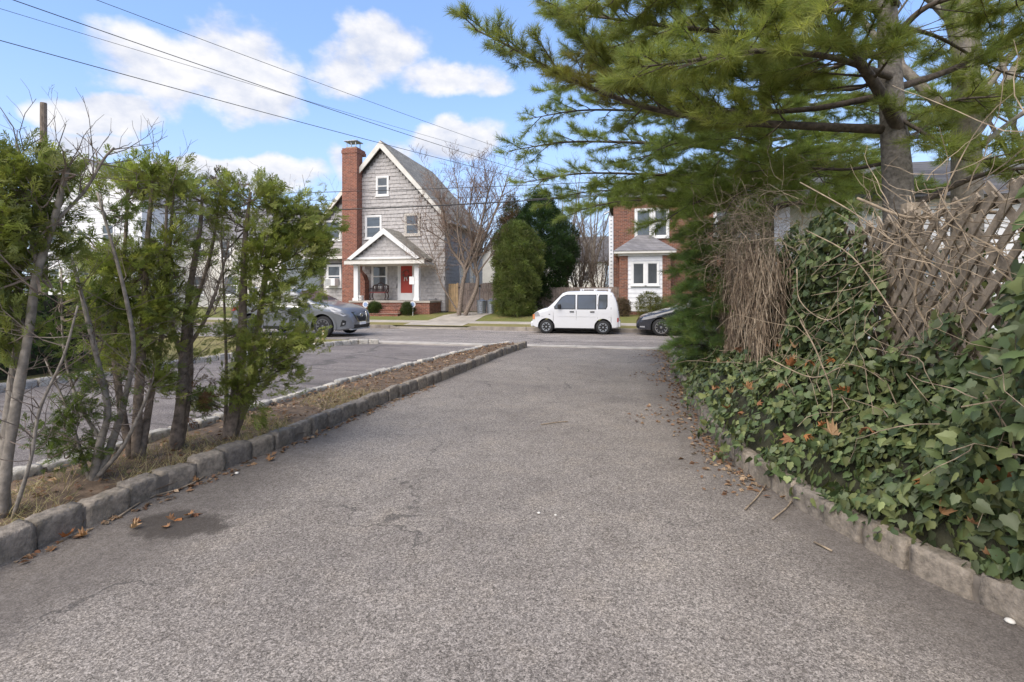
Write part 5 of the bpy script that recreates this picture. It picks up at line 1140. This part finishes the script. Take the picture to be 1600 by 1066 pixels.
arbor('nearest arborvitae with thick leaning grey stem at the left frame edge', (-3.87, 2.43, .1),
      [([S_(4, 818, dA), S_(14, 730, dA), S_(30, 620, dA), S_(48, 520, dA), S_(60, 430, dA), S_(84, 350, dA), S_(100, 290, dA), S_(106, 262, dA)], .034, .013), ([S_(12, 818, dA, .05), S_(6, 720, dA, .1), S_(18, 600, dA, .15), S_(30, 480, dA, .15), S_(22, 330, dA, .2)], .035, .01), ([S_(62, 425, dA), S_(46, 340, dA), S_(30, 250, dA), S_(24, 222, dA)], .016, .006), ([S_(84, 350, dA), S_(130, 300, dA, .1), S_(165, 250, dA, .1), S_(178, 228, dA, .1)], .012, .005), ([S_(20, 810, dA), S_(44, 720, dA), S_(60, 640, dA), S_(96, 560, dA), S_(120, 480, dA)], .013, .006)],
      [bl(28, 262, dA, 50, 24, 150), bl(60, 300, dA, 50, 34, 130), bl(22, 350, dA, 46, 44, 150), bl(40, 420, dA, 48, 36, 120), bl(-20, 420, dA, 50, 60, 130), bl(10, 490, dA, 36, 40, 90), bl(70, 350, dA, 26, 26, 40), bl(-30, 300, dA, 50, 40, 120), bl(15, 560, dA, 22, 22, 26), bl(85, 270, dA, 20, 20, 30)], 35, .13, 1.0, [(.20, .225, .06), (.175, .205, .055), (.235, .25, .07), (.15, .18, .05)], 'bark_grey', 1.3)

# ---- white pines
PINE = [(.26, .30, .085), (.30, .33, .095), (.22, .265, .085), (.335, .345, .105), (.27, .295, .105)]
def pine_branch(limb, twig, tufts, pts, r0, side_len, start=.22, step=.15, droop=.0, browning=0, fill=1.0):
    p = smooth_path(pts, 5); k = len(p); limb.tube(p, lin(r0, max(.006, r0 * .16), k), 7 if r0 > .025 else 5, cap=False)
    L = [0]
    for i in range(k - 1): L.append(L[-1] + (p[i + 1] - p[i]).length)
    s = L[-1] * start; sd = 1; brown = 0
    while s < L[-1]:
        i = max(j for j in range(k - 1) if L[j] <= s); c = p[i].lerp(p[i + 1], (s - L[i]) / (L[i + 1] - L[i] + 1e-9)); t = (p[i + 1] - p[i]).normalized(); f = s / L[-1]
        side = t.cross(Vector((0, 0, 1))); side = side.normalized() if side.length > .05 else Vector((1, 0, 0))
        d = (t * random.uniform(.45, .9) + side * sd * random.uniform(.6, 1.1) + Vector((0, 0, random.uniform(-.35, .4) - droop))).normalized(); l = side_len * (1.05 - .6 * f) * random.uniform(.55, 1.15)
        q = [c]; n = 4
        for j in range(n): d = (d + rv(.09) + Vector((0, 0, .03 - droop * .2))).normalized(); q.append(q[-1] + d * l / n)
        twig.tube(q, lin(max(.004, r0 * .22), .0025, n + 1), 4, cap=False)
        m_ = max(3, int(l / .062 * fill))
        for e in range(m_):
            g = .3 + .7 * (e + random.random()) / m_; j = min(int(g * n), n - 1); c2 = q[j].lerp(q[j + 1], g * n - j); t2 = (q[j + 1] - q[j]).normalized(); s2 = t2.cross(Vector((0, 0, 1))).normalized()
            d2 = (t2 * .8 + s2 * random.choice((-1, 1)) * random.uniform(.3, 1) + Vector((0, 0, random.uniform(-.3, .5)))).normalized(); l2 = random.uniform(.08, .24) * (1.2 - g * .6); e2 = c2 + d2 * l2
            twig.tube([c2, e2], [.003, .0015], 3, cap=False); tufts.append((e2, d2 + Vector((0, 0, .1)), f))
            tufts.append((c2.lerp(e2, .45), d2, f))
        tufts.append((q[-1], d, f)); sd = -sd; s += step * random.uniform(.7, 1.3)
    tufts.append((p[-1], p[-1] - p[-2], 1))
def pine(label, base, trunk, branches, seed, nl=.105, cols=PINE, bark='bark_pine', extra=None, brown=None):
    random.seed(seed); t = thing('white_pine', base, label, 'tree', 'pines along the right boundary'); a, b, tf = MB(), MB(), []
    p = smooth_path(trunk[0], 5); tk = MB().tube(p, lin(trunk[1], trunk[2], len(p)), 18); tr = tk.build('trunk', bark, t, smooth=True)
    for br in branches: pine_branch(a, b, tf, **br)
    a.build('limbs', 'bark_dark', t, smooth=True); stuff(b.build('twigs', 'bark_dark', t))
    P = np.array([q[0] for q in tf]); Dn = np.array([q[1] for q in tf]); C = pick(cols, len(P), .16)
    if brown is not None:
        w_ = np.exp(-((P - np.array(brown[0])) ** 2).sum(1) / brown[1] ** 2)[:, None] * .8; C = C * (1 - w_) + np.array([.19, .12, .04]) * w_
    leaves('crown', FARTUFT if nl > .14 else TUFT, P, Dn, rdir(len(P)), rng.uniform(.8, 1.25, len(P)) * nl, C, 'needle', t); TUFTS.append(len(P)); return t
d = 5.8; A_ = lambda px, py, dd=0: at(px, py, d + dd)
br = [dict(pts=[A_(1412, 218), A_(1372, 140, -.3), A_(1310, 50, -.6), A_(1275, -30, -.8), A_(1230, -110, -1)], r0=.075, side_len=1.0, start=.3, step=.085),
      dict(pts=[A_(1396, 203), A_(1260, 197, .1), A_(1130, 188, .3), A_(1000, 165, .5), A_(880, 118, .7), A_(795, 72, .8), A_(742, 46, .9)], r0=.055, side_len=.95, start=.2, step=.075),
      dict(pts=[A_(1378, 150, .1), A_(1250, 172, .4), A_(1100, 170, .8), A_(960, 120, 1.2), A_(890, 40, 1.4), A_(860, 10, 1.5)], r0=.04, side_len=.95, start=.2, step=.075),
      dict(pts=[A_(1380, 90, 0), A_(1240, 60, .2), A_(1080, 45, .4), A_(960, 30, .6), A_(880, 20, .8)], r0=.045, side_len=1.0, start=.15, step=.075),
      dict(pts=[A_(1385, 20, 0), A_(1220, -30, -.2), A_(1060, -30, -.3), A_(930, -10, -.2)], r0=.045, side_len=1.05, start=.2, step=.075),
      dict(pts=[A_(1390, 120, -.1), A_(1300, 90, -.6), A_(1180, 80, -1.0), A_(1080, 95, -1.2), A_(1000, 105, -1.3)], r0=.04, side_len=.9, start=.2, step=.075),
      dict(pts=[A_(1395, 140), A_(1480, 112, .1), A_(1530, 88, .2), A_(1620, 60, .2), A_(1700, 50, .2)], r0=.045, side_len=.8, start=.25, step=.085),
      dict(pts=[A_(1404, 335), A_(1470, 300, -.1), A_(1540, 272, -.2), A_(1620, 262, -.3), A_(1700, 262, -.3)], r0=.045, side_len=.7, start=.35, step=.1),
      dict(pts=[A_(1396, 180), A_(1455, 215, -.4), A_(1510, 250, -.6), A_(1580, 240, -.7)], r0=.025, side_len=.6, start=.3, step=.09),
      dict(pts=[A_(1395, 60), A_(1450, 10, -.3), A_(1540, -10, -.5), A_(1640, 10, -.6)], r0=.04, side_len=.9, start=.2, step=.08),
      dict(pts=[A_(1400, 10), A_(1380, -40, -.8), A_(1350, -30, -1.6), A_(1320, 0, -2.0)], r0=.04, side_len=.8, start=.3, step=.08),
      dict(pts=[A_(1385, 255, .1), A_(1320, 265, .6), A_(1240, 262, 1.2), A_(1160, 270, 1.7)], r0=.025, side_len=.75, start=.2, step=.085),
      dict(pts=[A_(1395, 235, .2), A_(1460, 190, 1.0), A_(1520, 170, 1.5)], r0=.025, side_len=.7, start=.2, step=.085),
      dict(pts=[A_(1390, 60, .2), A_(1290, 110, .8), A_(1180, 120, 1.3), A_(1060, 110, 1.8), A_(960, 90, 2.1)], r0=.035, side_len=1.0, start=.15, step=.08), dict(pts=[A_(1392, 110, .1), A_(1330, 140, .5), A_(1240, 130, .9), A_(1150, 140, 1.2)], r0=.03, side_len=.9, start=.15, step=.08),
      dict(pts=[A_(1390, 0, .2), A_(1270, 20, .8), A_(1130, 10, 1.3), A_(1000, 60, 1.6), A_(900, 90, 1.8)], r0=.035, side_len=1.0, start=.15, step=.08), dict(pts=[A_(1400, 40, .1), A_(1470, 60, .8), A_(1560, 110, 1.2), A_(1640, 130, 1.4)], r0=.03, side_len=.9, start=.15, step=.085), dict(pts=[A_(1400, 200, .1), A_(1480, 160, -.6), A_(1570, 150, -.9)], r0=.025, side_len=.7, start=.3, step=.085)]
pine('white pine with pale trunk and forking limb behind the lattice fence', tuple(A_(1408, 560).xy) + (.2,), ([Vector((*A_(1412, 560).xy, .1)), A_(1404, 320), A_(1396, 200), A_(1388, 60), A_(1380, -120), A_(1375, -420)], .175, .06), br, 41, nl=.13, brown=(A_(915, 135, .6), .55))
d = 10.3; A_ = lambda px, py, dd=0: at(px, py, d + dd); br = []
for (px, py, tx, ty, dd, r) in ((1195, 300, 820, 285, -.6, .045), (1195, 250, 800, 235, .2, .05), (1195, 200, 830, 185, .8, .05), (1195, 150, 860, 140, 0, .045), (1195, 340, 900, 330, -1.2, .04), (1195, 320, 1040, 345, -2.0, .035), (1195, 280, 960, 300, 1.0, .04), (1195, 100, 950, 80, -1, .04), (1195, 230, 1000, 250, -2.2, .04),
                               (1195, 360, 1070, 330, .8, .03), (1200, 260, 1360, 280, -.5, .04), (1200, 180, 1400, 190, -.5, .04), (1200, 310, 1330, 320, -1.2, .03), (1200, 120, 1340, 90, .3, .04), (1198, 200, 1150, 230, -3, .035), (1198, 270, 1210, 270, -2.6, .03), (1200, 220, 1480, 240, 1, .04), (1200, 160, 1560, 180, 1.5, .04), (1195, 330, 860, 310, .4, .035), (1195, 310, 1100, 300, -1.8, .03), (1200, 330, 1300, 345, .3, .03), (1200, 290, 1420, 300, 1.2, .035), (1200, 250, 1330, 240, -1.8, .035), (1195, 300, 1130, 340, -2.6, .03), (1200, 240, 1290, 290, -3, .03), (1200, 330, 1500, 310, 2, .035)):
    a0 = A_(px, py); b0 = A_(tx, ty, dd); mid_ = a0.lerp(b0, .5) + Vector((0, 0, .25)); br.append(dict(pts=[a0, a0.lerp(mid_, .5) + Vector((0, 0, .1)), mid_, b0.lerp(mid_, .45) + Vector((0, 0, .1)), b0], r0=r, side_len=1.25, start=.12, step=.135, droop=.05))
pine('farther white pine overhanging the driveway mouth', tuple(A_(1198, 470).xy) + (.25,), ([Vector((*A_(1200, 470).xy, .1)), A_(1198, 330), A_(1195, 150), A_(1195, -50), A_(1190, -250)], .15, .06), br, 42, nl=.145, cols=[(.265, .32, .095), (.295, .35, .105), (.235, .29, .095), (.29, .33, .115)], bark='bark_dark')
# young pine low at the kerb
br = []; random.seed(9); bx_, by_ = 1.42, 8.75
for k in range(44):
    z = .35 + 2.3 * (k + random.random()) / 44; a_ = k * 2.4; r_ = (.92 - .16 * abs(z - 1.2)) * random.uniform(.75, 1.1); p0 = Vector((bx_, by_, z)); p2 = p0 + Vector((math.cos(a_) * r_, math.sin(a_) * r_, random.uniform(-.25, .2)))
    br.append(dict(pts=[p0, p0.lerp(p2, .5) + Vector((0, 0, .08)), p2], r0=.012, side_len=.45, start=.15, step=.06, droop=.1))
pine('bushy young pine with drooping needles at the kerb beyond the vine thatch', (bx_, by_, .2), ([Vector((bx_, by_, .1)), Vector((bx_, by_, 1.2)), Vector((bx_ + .1, by_, 2.5))], .04, .012), br, 43, nl=.11, cols=[(.17, .25, .085), (.20, .285, .09), (.15, .22, .09), (.24, .295, .09)], bark='bark_dark')
# second trunk: a ridged old tree behind
d = 7.6; A_ = lambda px, py, dd=0: at(px, py, d + dd)
bare_tree('ridged_tree', 'thick ridged bare trunk right of the pale pine trunk', tuple(A_(1515, 500).xy) + (.2,),
    [([Vector((*A_(1512, 560).xy, .1)), A_(1512, 320), A_(1510, 180), A_(1512, 20), A_(1520, -160), A_(1530, -400)], .215, .12), ([A_(1515, 180), A_(1560, 110), A_(1640, 20), A_(1700, -60)], .07, .03), ([A_(1518, 240), A_(1580, 190, .3), A_(1660, 130, .5)], .05, .02)], bark='bark_grey', twigm='bark_dark', maxlev=3, seglen=.8)

# ---- lattice fence
lf = thing('lattice_fence', (FX, 4.3, .4), 'weathered diagonal lattice fence half covered by ivy', 'fence'); Z0, Z1, Y0_, Y1_ = .42, 2.13, 2.15, 6.5
for layer, (sgn, xo) in enumerate(((-1, -.009), (1, .009))):
    c = Y0_ - 2
    while c < Y1_ + 2:
        # line: y = c + sgn*(z - Z0)
        za, zb2 = Z0, Z1 + random.uniform(-.05, .04)
        ya, yb = c + sgn * 0, c + sgn * (zb2 - Z0)
        def clip(y): return max(0, min(1, (y - ya) / (yb - ya)))
        t0, t1 = sorted((clip(Y0_), clip(Y1_)))
        if t1 - t0 > .06 and random.random() > .05:
            pa = Vector((FX + xo, ya + (yb - ya) * t0, za + (zb2 - za) * t0)); pb = Vector((FX + xo + random.uniform(-.012, .012), ya + (yb - ya) * t1, za + (zb2 - za) * t1)); dr_ = (pb - pa).normalized(); wv = dr_.cross(Vector((1, 0, 0))) * .026
            o = MB().bar(pa, pb, wv, Vector((.006, 0, 0))).build('slat', 'lattice_wood', lf)
            if layer == 0 and abs(c - 4.85) < .07:
                q = pa.lerp(pb, .62); o2 = MB().bar(q, q + dr_ * .22, wv * 1.03, Vector((.0075, 0, 0))).build('paint_patch', 'blue_paint', o)
        c += .165
for yy in (2.2, 4.25, 6.4): MB().box(FX + .03, FX + .12, yy, yy + .09, .2, 2.2).build('post', 'lattice_wood', lf)
MB().bar((FX + .035, Y0_, 2.02), (FX + .035, 3.6, 2.05), (0, 0, .03), (.018, 0, 0)).build('rail', 'lattice_wood', lf); MB().bar((FX + .035, Y0_, .62), (FX + .035, Y1_, .62), (0, 0, .035), (.018, 0, 0)).build('rail', 'lattice_wood', lf)

# ---- ivy over bank and fence
iv = thing('ivy', (1.5, 4.5, .1), 'dense dark green ivy covering the bank and lattice', 'ivy'); IP, IN = [], []
n = 0
while n < 16500:
    y = 1.5 + 10.5 * random.random() ** 1.7; u = random.random() ** .8
    if y > 10.6 and random.random() < .5: continue
    x, _, z = bank(u, y); x2, _, z2 = bank(min(1, u + .05), y); nn = Vector((-(z2 - z), 0, (x2 - x))).normalized() if u < .95 else Vector((-1, 0, .3)).normalized()
    off = random.uniform(-.03, .07) + .04 * math.sin(y * 9 + u * 8); over = random.uniform(0, .26 if y > 4.4 else .13) * (u < .22) * (math.sin(y * 3.7) > (-.9 if y > 4.4 else -.5)); IP.append(Vector((x - over, y, max(.02, z - over * (.25 if y < 4.6 else .55)))) + nn * off); IN.append(nn); n += 1
def clad(y):                                # height of the ivy on the fence
    if y < 2.9: return 2.2
    if y < 3.15: return 2.2 - (y - 2.9) * 4.4
    if y < 4.2: return 1.30 + .16 * math.sin(y * 9)
    if y < 4.9: return 1.30 + (y - 4.2) * 1.45
    if y < 6.7: return 2.32 - .1 * abs(y - 5.6)
    return 1.0
n = 0
while n < 7600:
    y = random.uniform(1.9, 7.0) if n < 5000 else random.uniform(4.4, 6.8); z = random.uniform(.5, 2.35); h_ = clad(y) + .1 * math.sin(y * 13)
    if z > h_: continue
    thick = .30 * min(1, (h_ - z) / .35 + .25) * (.6 + .4 * math.sin(y * 4 + z * 3))
    if y < 3.0 and math.sin(y * 17 + z * 5) * math.sin(z * 7 + y * 3) > .55: continue
    IP.append(Vector((FX - .02 - thick * random.uniform(.35, 1.1), y, z))); IN.append(Vector((-1, random.gauss(0, .25), .35)).normalized()); n += 1
P = np.array(IP); Nn = np.array(IN) + rng.normal(0, .38, P.shape); dn = np.tile(np.array([-.35, 0, -.75]), (len(P), 1)) + rng.normal(0, .55, P.shape)
sc = rng.uniform(.042, .078, len(P)) * np.where((P[:, 1] < 3) & (P[:, 2] > 1.2), 1.12, 1); IVC = [(.095, .135, .052), (.125, .165, .062), (.066, .096, .042), (.175, .205, .08), (.13, .155, .08), (.15, .17, .06)]
C = pick(IVC, len(P), .22); camd = np.linalg.norm(P - np.array([0, 0, CAMH]), axis=1); sel = np.argsort(camd / sc); ok = [i for i in sel if P[i, 1] > 2.2][:1400]; chosen = set(list(rng.choice(ok, 300, replace=False)))
rest = np.array([i for i in range(len(P)) if i not in chosen]); leaves('foliage', IVY, P[rest], dn[rest], Nn[rest], sc[rest], C[rest], 'ivy_leaf', iv)
lm = []
for k in range(8):
    tv, tf = IVY[k % 3]; me = bpy.data.meshes.new('leaf'); me.from_pydata([tuple(v) for v in tv], [], [tuple(f) for f in tf.tolist()]); a = me.attributes.new('col', 'FLOAT_COLOR', 'POINT'); cc = IVC[k % 5]; a.data.foreach_set('color', np.tile(np.array([*cc, 1.0]) * np.array([1.1, 1.1, 1.1, 1]), (len(tv), 1)).astype('f4').ravel()); me.materials.append(MATS['ivy_leaf']); lm.append(me)
ch = sorted(chosen); Mx = frames(dn[ch], Nn[ch], sc[ch] * 1.12)
for k, i in enumerate(ch):
    m4 = Matrix([list(Mx[k][r]) + [P[i][r] + (-.02 if r == 0 else .02)] for r in range(3)] + [[0, 0, 0, 1]]); piece('leaf', lm[k % 8], iv, None, mat4=m4)
random.seed(77); m = MB()
for k in range(200):                         # runners and dry stems through the ivy
    y = random.uniform(2.2, 9.5); z = random.uniform(.3, 2.2 if random.random() < .5 else 1.2); p = Vector((FX - random.uniform(.15, .5) if z > .9 else bank(random.uniform(.2, .9), y)[0], y, max(z, bank_top(y) * .6 + .12) if z < 1 else z)); d = Vector((random.gauss(0, .35), random.gauss(0, 1), random.gauss(-.1, .7))).normalized(); L = random.uniform(.3, 1.1); pts = [p]
    for j in range(7): d = (d + rv(.25) + Vector((0, 0, -.06))).normalized(); pts.append(pts[-1] + d * L / 7)
    m.tube(pts, lin(random.uniform(.002, .005), .0015, 8), 4, cap=False)
stuff(m.build('runners', 'vine_dry', iv))
for pts, r in (([(1560, 690), (1530, 600), (1490, 500), (1440, 400), (1400, 350)], .008), ([(1480, 640), (1440, 560), (1390, 480), (1330, 400), (1260, 360)], .005), ([(1505, 600), (1520, 560), (1560, 520), (1610, 480)], .011), ([(1500, 600), (1470, 540), (1430, 470), (1445, 400)], .009), ([(1340, 310), (1420, 340), (1500, 332), (1556, 332)], .011), ([(1250, 285), (1330, 330), (1400, 380), (1480, 420)], .005), ([(1330, 480), (1290, 500), (1250, 470), (1245, 420)], .004), ([(1200, 560), (1270, 590), (1330, 570), (1400, 600)], .005), ([(1240, 700), (1300, 640), (1280, 560), (1250, 500)], .006)):
    MB().tube(smooth_path([at(px, py, 3.15 + (1500 - px) / 230) for px, py in pts], 5), r, 6).build('vine', 'vine_dry', iv, smooth=True)

bk = thing('backing_shrub', (2.5, 4.2, .25), 'shadowy mixed shrub growing behind the lattice fence', 'shrub'); n = 2600
P = np.c_[rng.uniform(2.05, 3.0, n), rng.uniform(2.4, 6.6, n), rng.uniform(.3, 1.95, n)]; P = P[(np.sin(P[:, 1] * 3.1 + P[:, 2] * 2) + np.sin(P[:, 2] * 5 - P[:, 1]) > -.7)]; leaves('foliage', IVY, P, rdir(len(P)), np.tile([-1., 0, .3], (len(P), 1)) + rng.normal(0, .5, P.shape), rng.uniform(.05, .09, len(P)), pick([(.06, .085, .03), (.10, .11, .04), (.14, .10, .06), (.05, .07, .03)], len(P), .2), 'leaf', bk)
m = MB()
for k in range(60):
    y = random.uniform(2.4, 6.6); p = Vector((random.uniform(2.1, 2.9), y, .2)); m.tube([p, p + Vector((random.gauss(0, .1), random.gauss(0, .2), .9)), p + Vector((random.gauss(0, .2), random.gauss(0, .4), 1.7))], [.01, .007, .003], 4)
stuff(m.build('stems', 'bark_brown', bk))
# ---- dead vine thatch and the tangle above it
th = thing('vine_thatch', (1.5, 7.6, .2), 'upright mass of matted dead brown vine stems beside the ivy', 'vines'); m = MB(); random.seed(88)
core = MB(); core.add([(1.66, 6.75, .2), (1.62, 8.9, .2), (2.1, 8.9, .2), (2.1, 6.75, .2), (1.72, 6.8, 1.85), (1.66, 8.8, 1.95), (2.1, 8.8, 1.95), (2.1, 6.8, 1.85)], [(3, 2, 1, 0), (4, 5, 6, 7), (0, 1, 5, 4), (1, 2, 6, 5), (2, 3, 7, 6), (3, 0, 4, 7)]); core.build('core', 'dark_soil_and_gaps', th, bevel=.15)  # solid filler coloured dark to stand for shade in the gaps between stems
for k in range(2500):
    a_ = random.random()
    if a_ < .82: y = random.uniform(6.3, 9.1); x = 1.56 - .13 * math.sin((y - 6.3) / 2.8 * math.pi) - .11 * random.random() ** 2
    else: y = 6.42 + random.uniform(-.12, .1); x = random.uniform(1.5, 2.05)
    z = random.uniform(.5, 1.98 + .3 * math.sin((y - 6.3) / 2.8 * math.pi) + random.gauss(0, .1)); L = random.uniform(.12, .5); p = Vector((x + .2 * max(0, z - 1.75) + .05 * math.sin(y * 6 + z * 4), y, z)); d = Vector((random.gauss(0, .1), random.gauss(0, .3), -1)).normalized(); pts = [p]
    for j in range(5): d = (d + Vector((random.gauss(0, .12), random.gauss(0, .32), -.16))).normalized(); q = pts[-1] + d * L / 5; q.z = max(q.z, .25); pts.append(q)
    m.cur = random.choice((0, 0, 1, 2)); m.tube(pts, lin(random.uniform(.004, .011), .003, 6), 4, cap=False)
stuff(m.build('stems', ['thatch', 'thatch_pale', 'thatch_dark'], th)); m = MB()
for k in range(900):
    c = Vector((random.gauss(1.6, .25), random.gauss(7.9, .9), random.gauss(2.25, .3))); d = rv(1).normalized(); L = random.uniform(.25, .9); pts = [c]
    for j in range(8): d = (d + rv(.38)).normalized(); pts.append(pts[-1] + d * L / 8)
    m.tube(pts, lin(random.uniform(.002, .0045), .0012, 9), 3, cap=False)
for k in range(170):
    y = random.uniform(2.6, 4.9); c = Vector((FX - random.uniform(.0, .12), y, random.uniform(1.35, 2.3))); d = Vector((random.gauss(0, .3), random.gauss(0, 1), random.gauss(.05, .4))).normalized(); L = random.uniform(.25, .9); pts = [c]
    for j in range(7): d = (d + rv(.2)).normalized(); pts.append(pts[-1] + d * L / 7)
    m.tube(pts, lin(random.uniform(.002, .005), .0015, 8), 3, cap=False)
stuff(m.build('tangle', 'vine_dry', th))

# ---- fallen leaves, litter, straw
mp = []
for k in range(6):
    tv, tf = maple_tmpl([.7, 1.1, -.8, 1.4, .5, -1.2][k]); me = bpy.data.meshes.new('fallen_leaf'); me.from_pydata([tuple(v) for v in tv], [], [tuple(f) for f in tf.tolist()]); a = me.attributes.new('col', 'FLOAT_COLOR', 'POINT')
    a.data.foreach_set('color', np.tile(np.array([*[(.33, .13, .05), (.38, .21, .10), (.26, .12, .06), (.42, .27, .15), (.30, .16, .08), (.36, .15, .05)][k], 1.0]), (len(tv), 1)).astype('f4').ravel()); me.materials.append(MATS['dead_leaf']); mp.append(me)
random.seed(21)
def leaf_at(p, s, up, lab, grp):
    o = bpy.data.objects.new('fallen_leaf', random.choice(mp)); COL.objects.link(o); o.location = p; o.rotation_euler = (up + random.gauss(0, .25), random.gauss(0, .25), random.uniform(0, 6.28)); o.scale = (s,) * 3; tag(o, lab, 'leaf', grp)
for k in range(48):
    y = 2.3 + 5.5 * random.random() ** 1.4; u = random.uniform(.05, .85); x, _, z = bank(u, y); leaf_at((x - .06, y, z + .09), random.uniform(.055, .105), random.gauss(.3, .5), 'dry orange-brown maple leaf caught on the ivy bank', 'dry maple leaves on the ivy')
for k, (px, py) in enumerate(((272, 815), (284, 812), (292, 808), (262, 826), (300, 806), (218, 818), (90, 848), (102, 842), (85, 858), (310, 752), (136, 838), (205, 828), (60, 862), (420, 722))):
    r = ray(px, py); t_ = -CAMH / r[2]; leaf_at((r[0] * t_, r[1] * t_, .012), random.uniform(.045, .075), 0, 'small dry leaf lying on the asphalt by the left kerb', 'dry leaves on the driveway')
lo_ = thing('leaf_litter', (0, 6, .01), 'brown leaf litter along kerbs and on the median', 'leaf litter'); lo_['kind'] = 'stuff'
LPt = []
for k in range(2600):
    y = 2.0 + 12 * random.random(); u = random.random(); x = lerp_poly(ML, y) * (1 - u) + lerp_poly(MR, y) * u
    if u < .12 or u > .9 or (y < 5 and random.random() < .6): continue
    LPt.append((x, y, .075 + .055 * math.sin(u * math.pi) + random.uniform(0, .02)))
for k in range(900):
    y = 4.2 + 10 * random.random() ** 1.2; w_ = abs(random.gauss(0, .16)) * (1 + (math.sin(y * 2.1) > .4)); LPt.append((rkx(y) - .02 - w_, y, .008))
for k in range(260):
    y = random.uniform(2.2, 8); LPt.append((lerp_poly(MR, y) + .05 + abs(random.gauss(0, .05)), y, .008))
for k in range(120): LPt.append((random.uniform(.4, 1.0), random.uniform(12.6, 14.3), .01))
P = np.array(LPt); leaves('leaves', [OVAL, quad_tmpl([[(0, 0, 0), (.3, .4, .2), (0, 1, 0), (-.25, .5, .1)], [(0, 0, 0), (.1, .5, .1), (.3, .8, 0), (-.1, .6, .25)]])], P, np.c_[rng.normal(size=(len(P), 2)), rng.normal(0, .15, len(P))], np.tile([0, 0, 1.], (len(P), 1)) + rng.normal(0, .35, P.shape), rng.uniform(.03, .075, len(P)), pick([(.24, .14, .08), (.30, .19, .11), (.18, .10, .06), (.36, .26, .17)], len(P), .2), 'dead_leaf', lo_)
st = thing('dry_grass', (-4, 4, .1), 'pale dry grass tufts around the trunks on the median', 'grass'); st['kind'] = 'stuff'; BL = quad_tmpl([[(-.02, 0, 0), (.02, 0, 0), (.012, .6, .06), (-.012, .6, .06)], [(-.012, .6, .06), (.012, .6, .06), (.002, 1, .22), (-.002, 1, .22)]])
P = []
for k in range(9000):
    y = 1.6 + 5.2 * random.random(); u = random.uniform(.3, .93); x = lerp_poly(ML, y) * (1 - u) + lerp_poly(MR, y) * u
    if math.sin(y * 5.3 + x * 3) + math.sin(y * 2.1) < -.5: continue
    P.append((x, y, .07))
P = np.array(P); leaves('blades', [BL], P, np.c_[rng.normal(0, .8, (len(P), 2)), rng.uniform(.25, 1, len(P))], rdir(len(P)), rng.uniform(.06, .17, len(P)), pick([(.50, .40, .23), (.44, .34, .18), (.36, .30, .14), (.27, .26, .11)], len(P), .15), 'dead_leaf', st)
for px, py, s, lab in ((842, 803, .013, 'white chip on the asphalt, left one of two'), (868, 806, .010, 'white chip on the asphalt, right one of two'), (370, 741, .018, 'round white pebble beside the left kerb'), (1578, 974, .022, 'cream pebble beside the right kerb')):
    r = ray(px, py); t_ = -CAMH / r[2]; o = MB(); o.lathe([(s * .3, 0), (s * .8, s * .2), (s, s * .45), (s * .7, s * .8), (s * .2, s)], (r[0] * t_, r[1] * t_, .001), n=9); q = o.build('pebble', 'cream_paint', smooth=True); tag(q, lab, 'pebble')
for pts, lab in ((((845, 664), (865, 661), (887, 659)), 'thin dark twig lying across the middle of the driveway'), (((186, 808), (230, 780), (282, 764), (315, 748), (327, 738)), 'long bent twig lying along the left kerb'), (((1164, 797), (1185, 775), (1205, 745)), 'pale broken stem leaning on the right kerb, farther one'), (((1207, 812), (1228, 795), (1240, 780)), 'pale broken stem leaning on the right kerb, nearer one'), (((1272, 848), (1300, 862)), 'short pale straw on the asphalt near the right kerb')):
    q = []
    for px, py in pts: r = ray(px, py); t_ = -CAMH / r[2] * .995; q.append(Vector((r[0] * t_, r[1] * t_, .012)))
    tag(MB().tube(smooth_path(q, 4), .006, 5).build('twig', 'vine_dry', smooth=True), lab, 'twig')
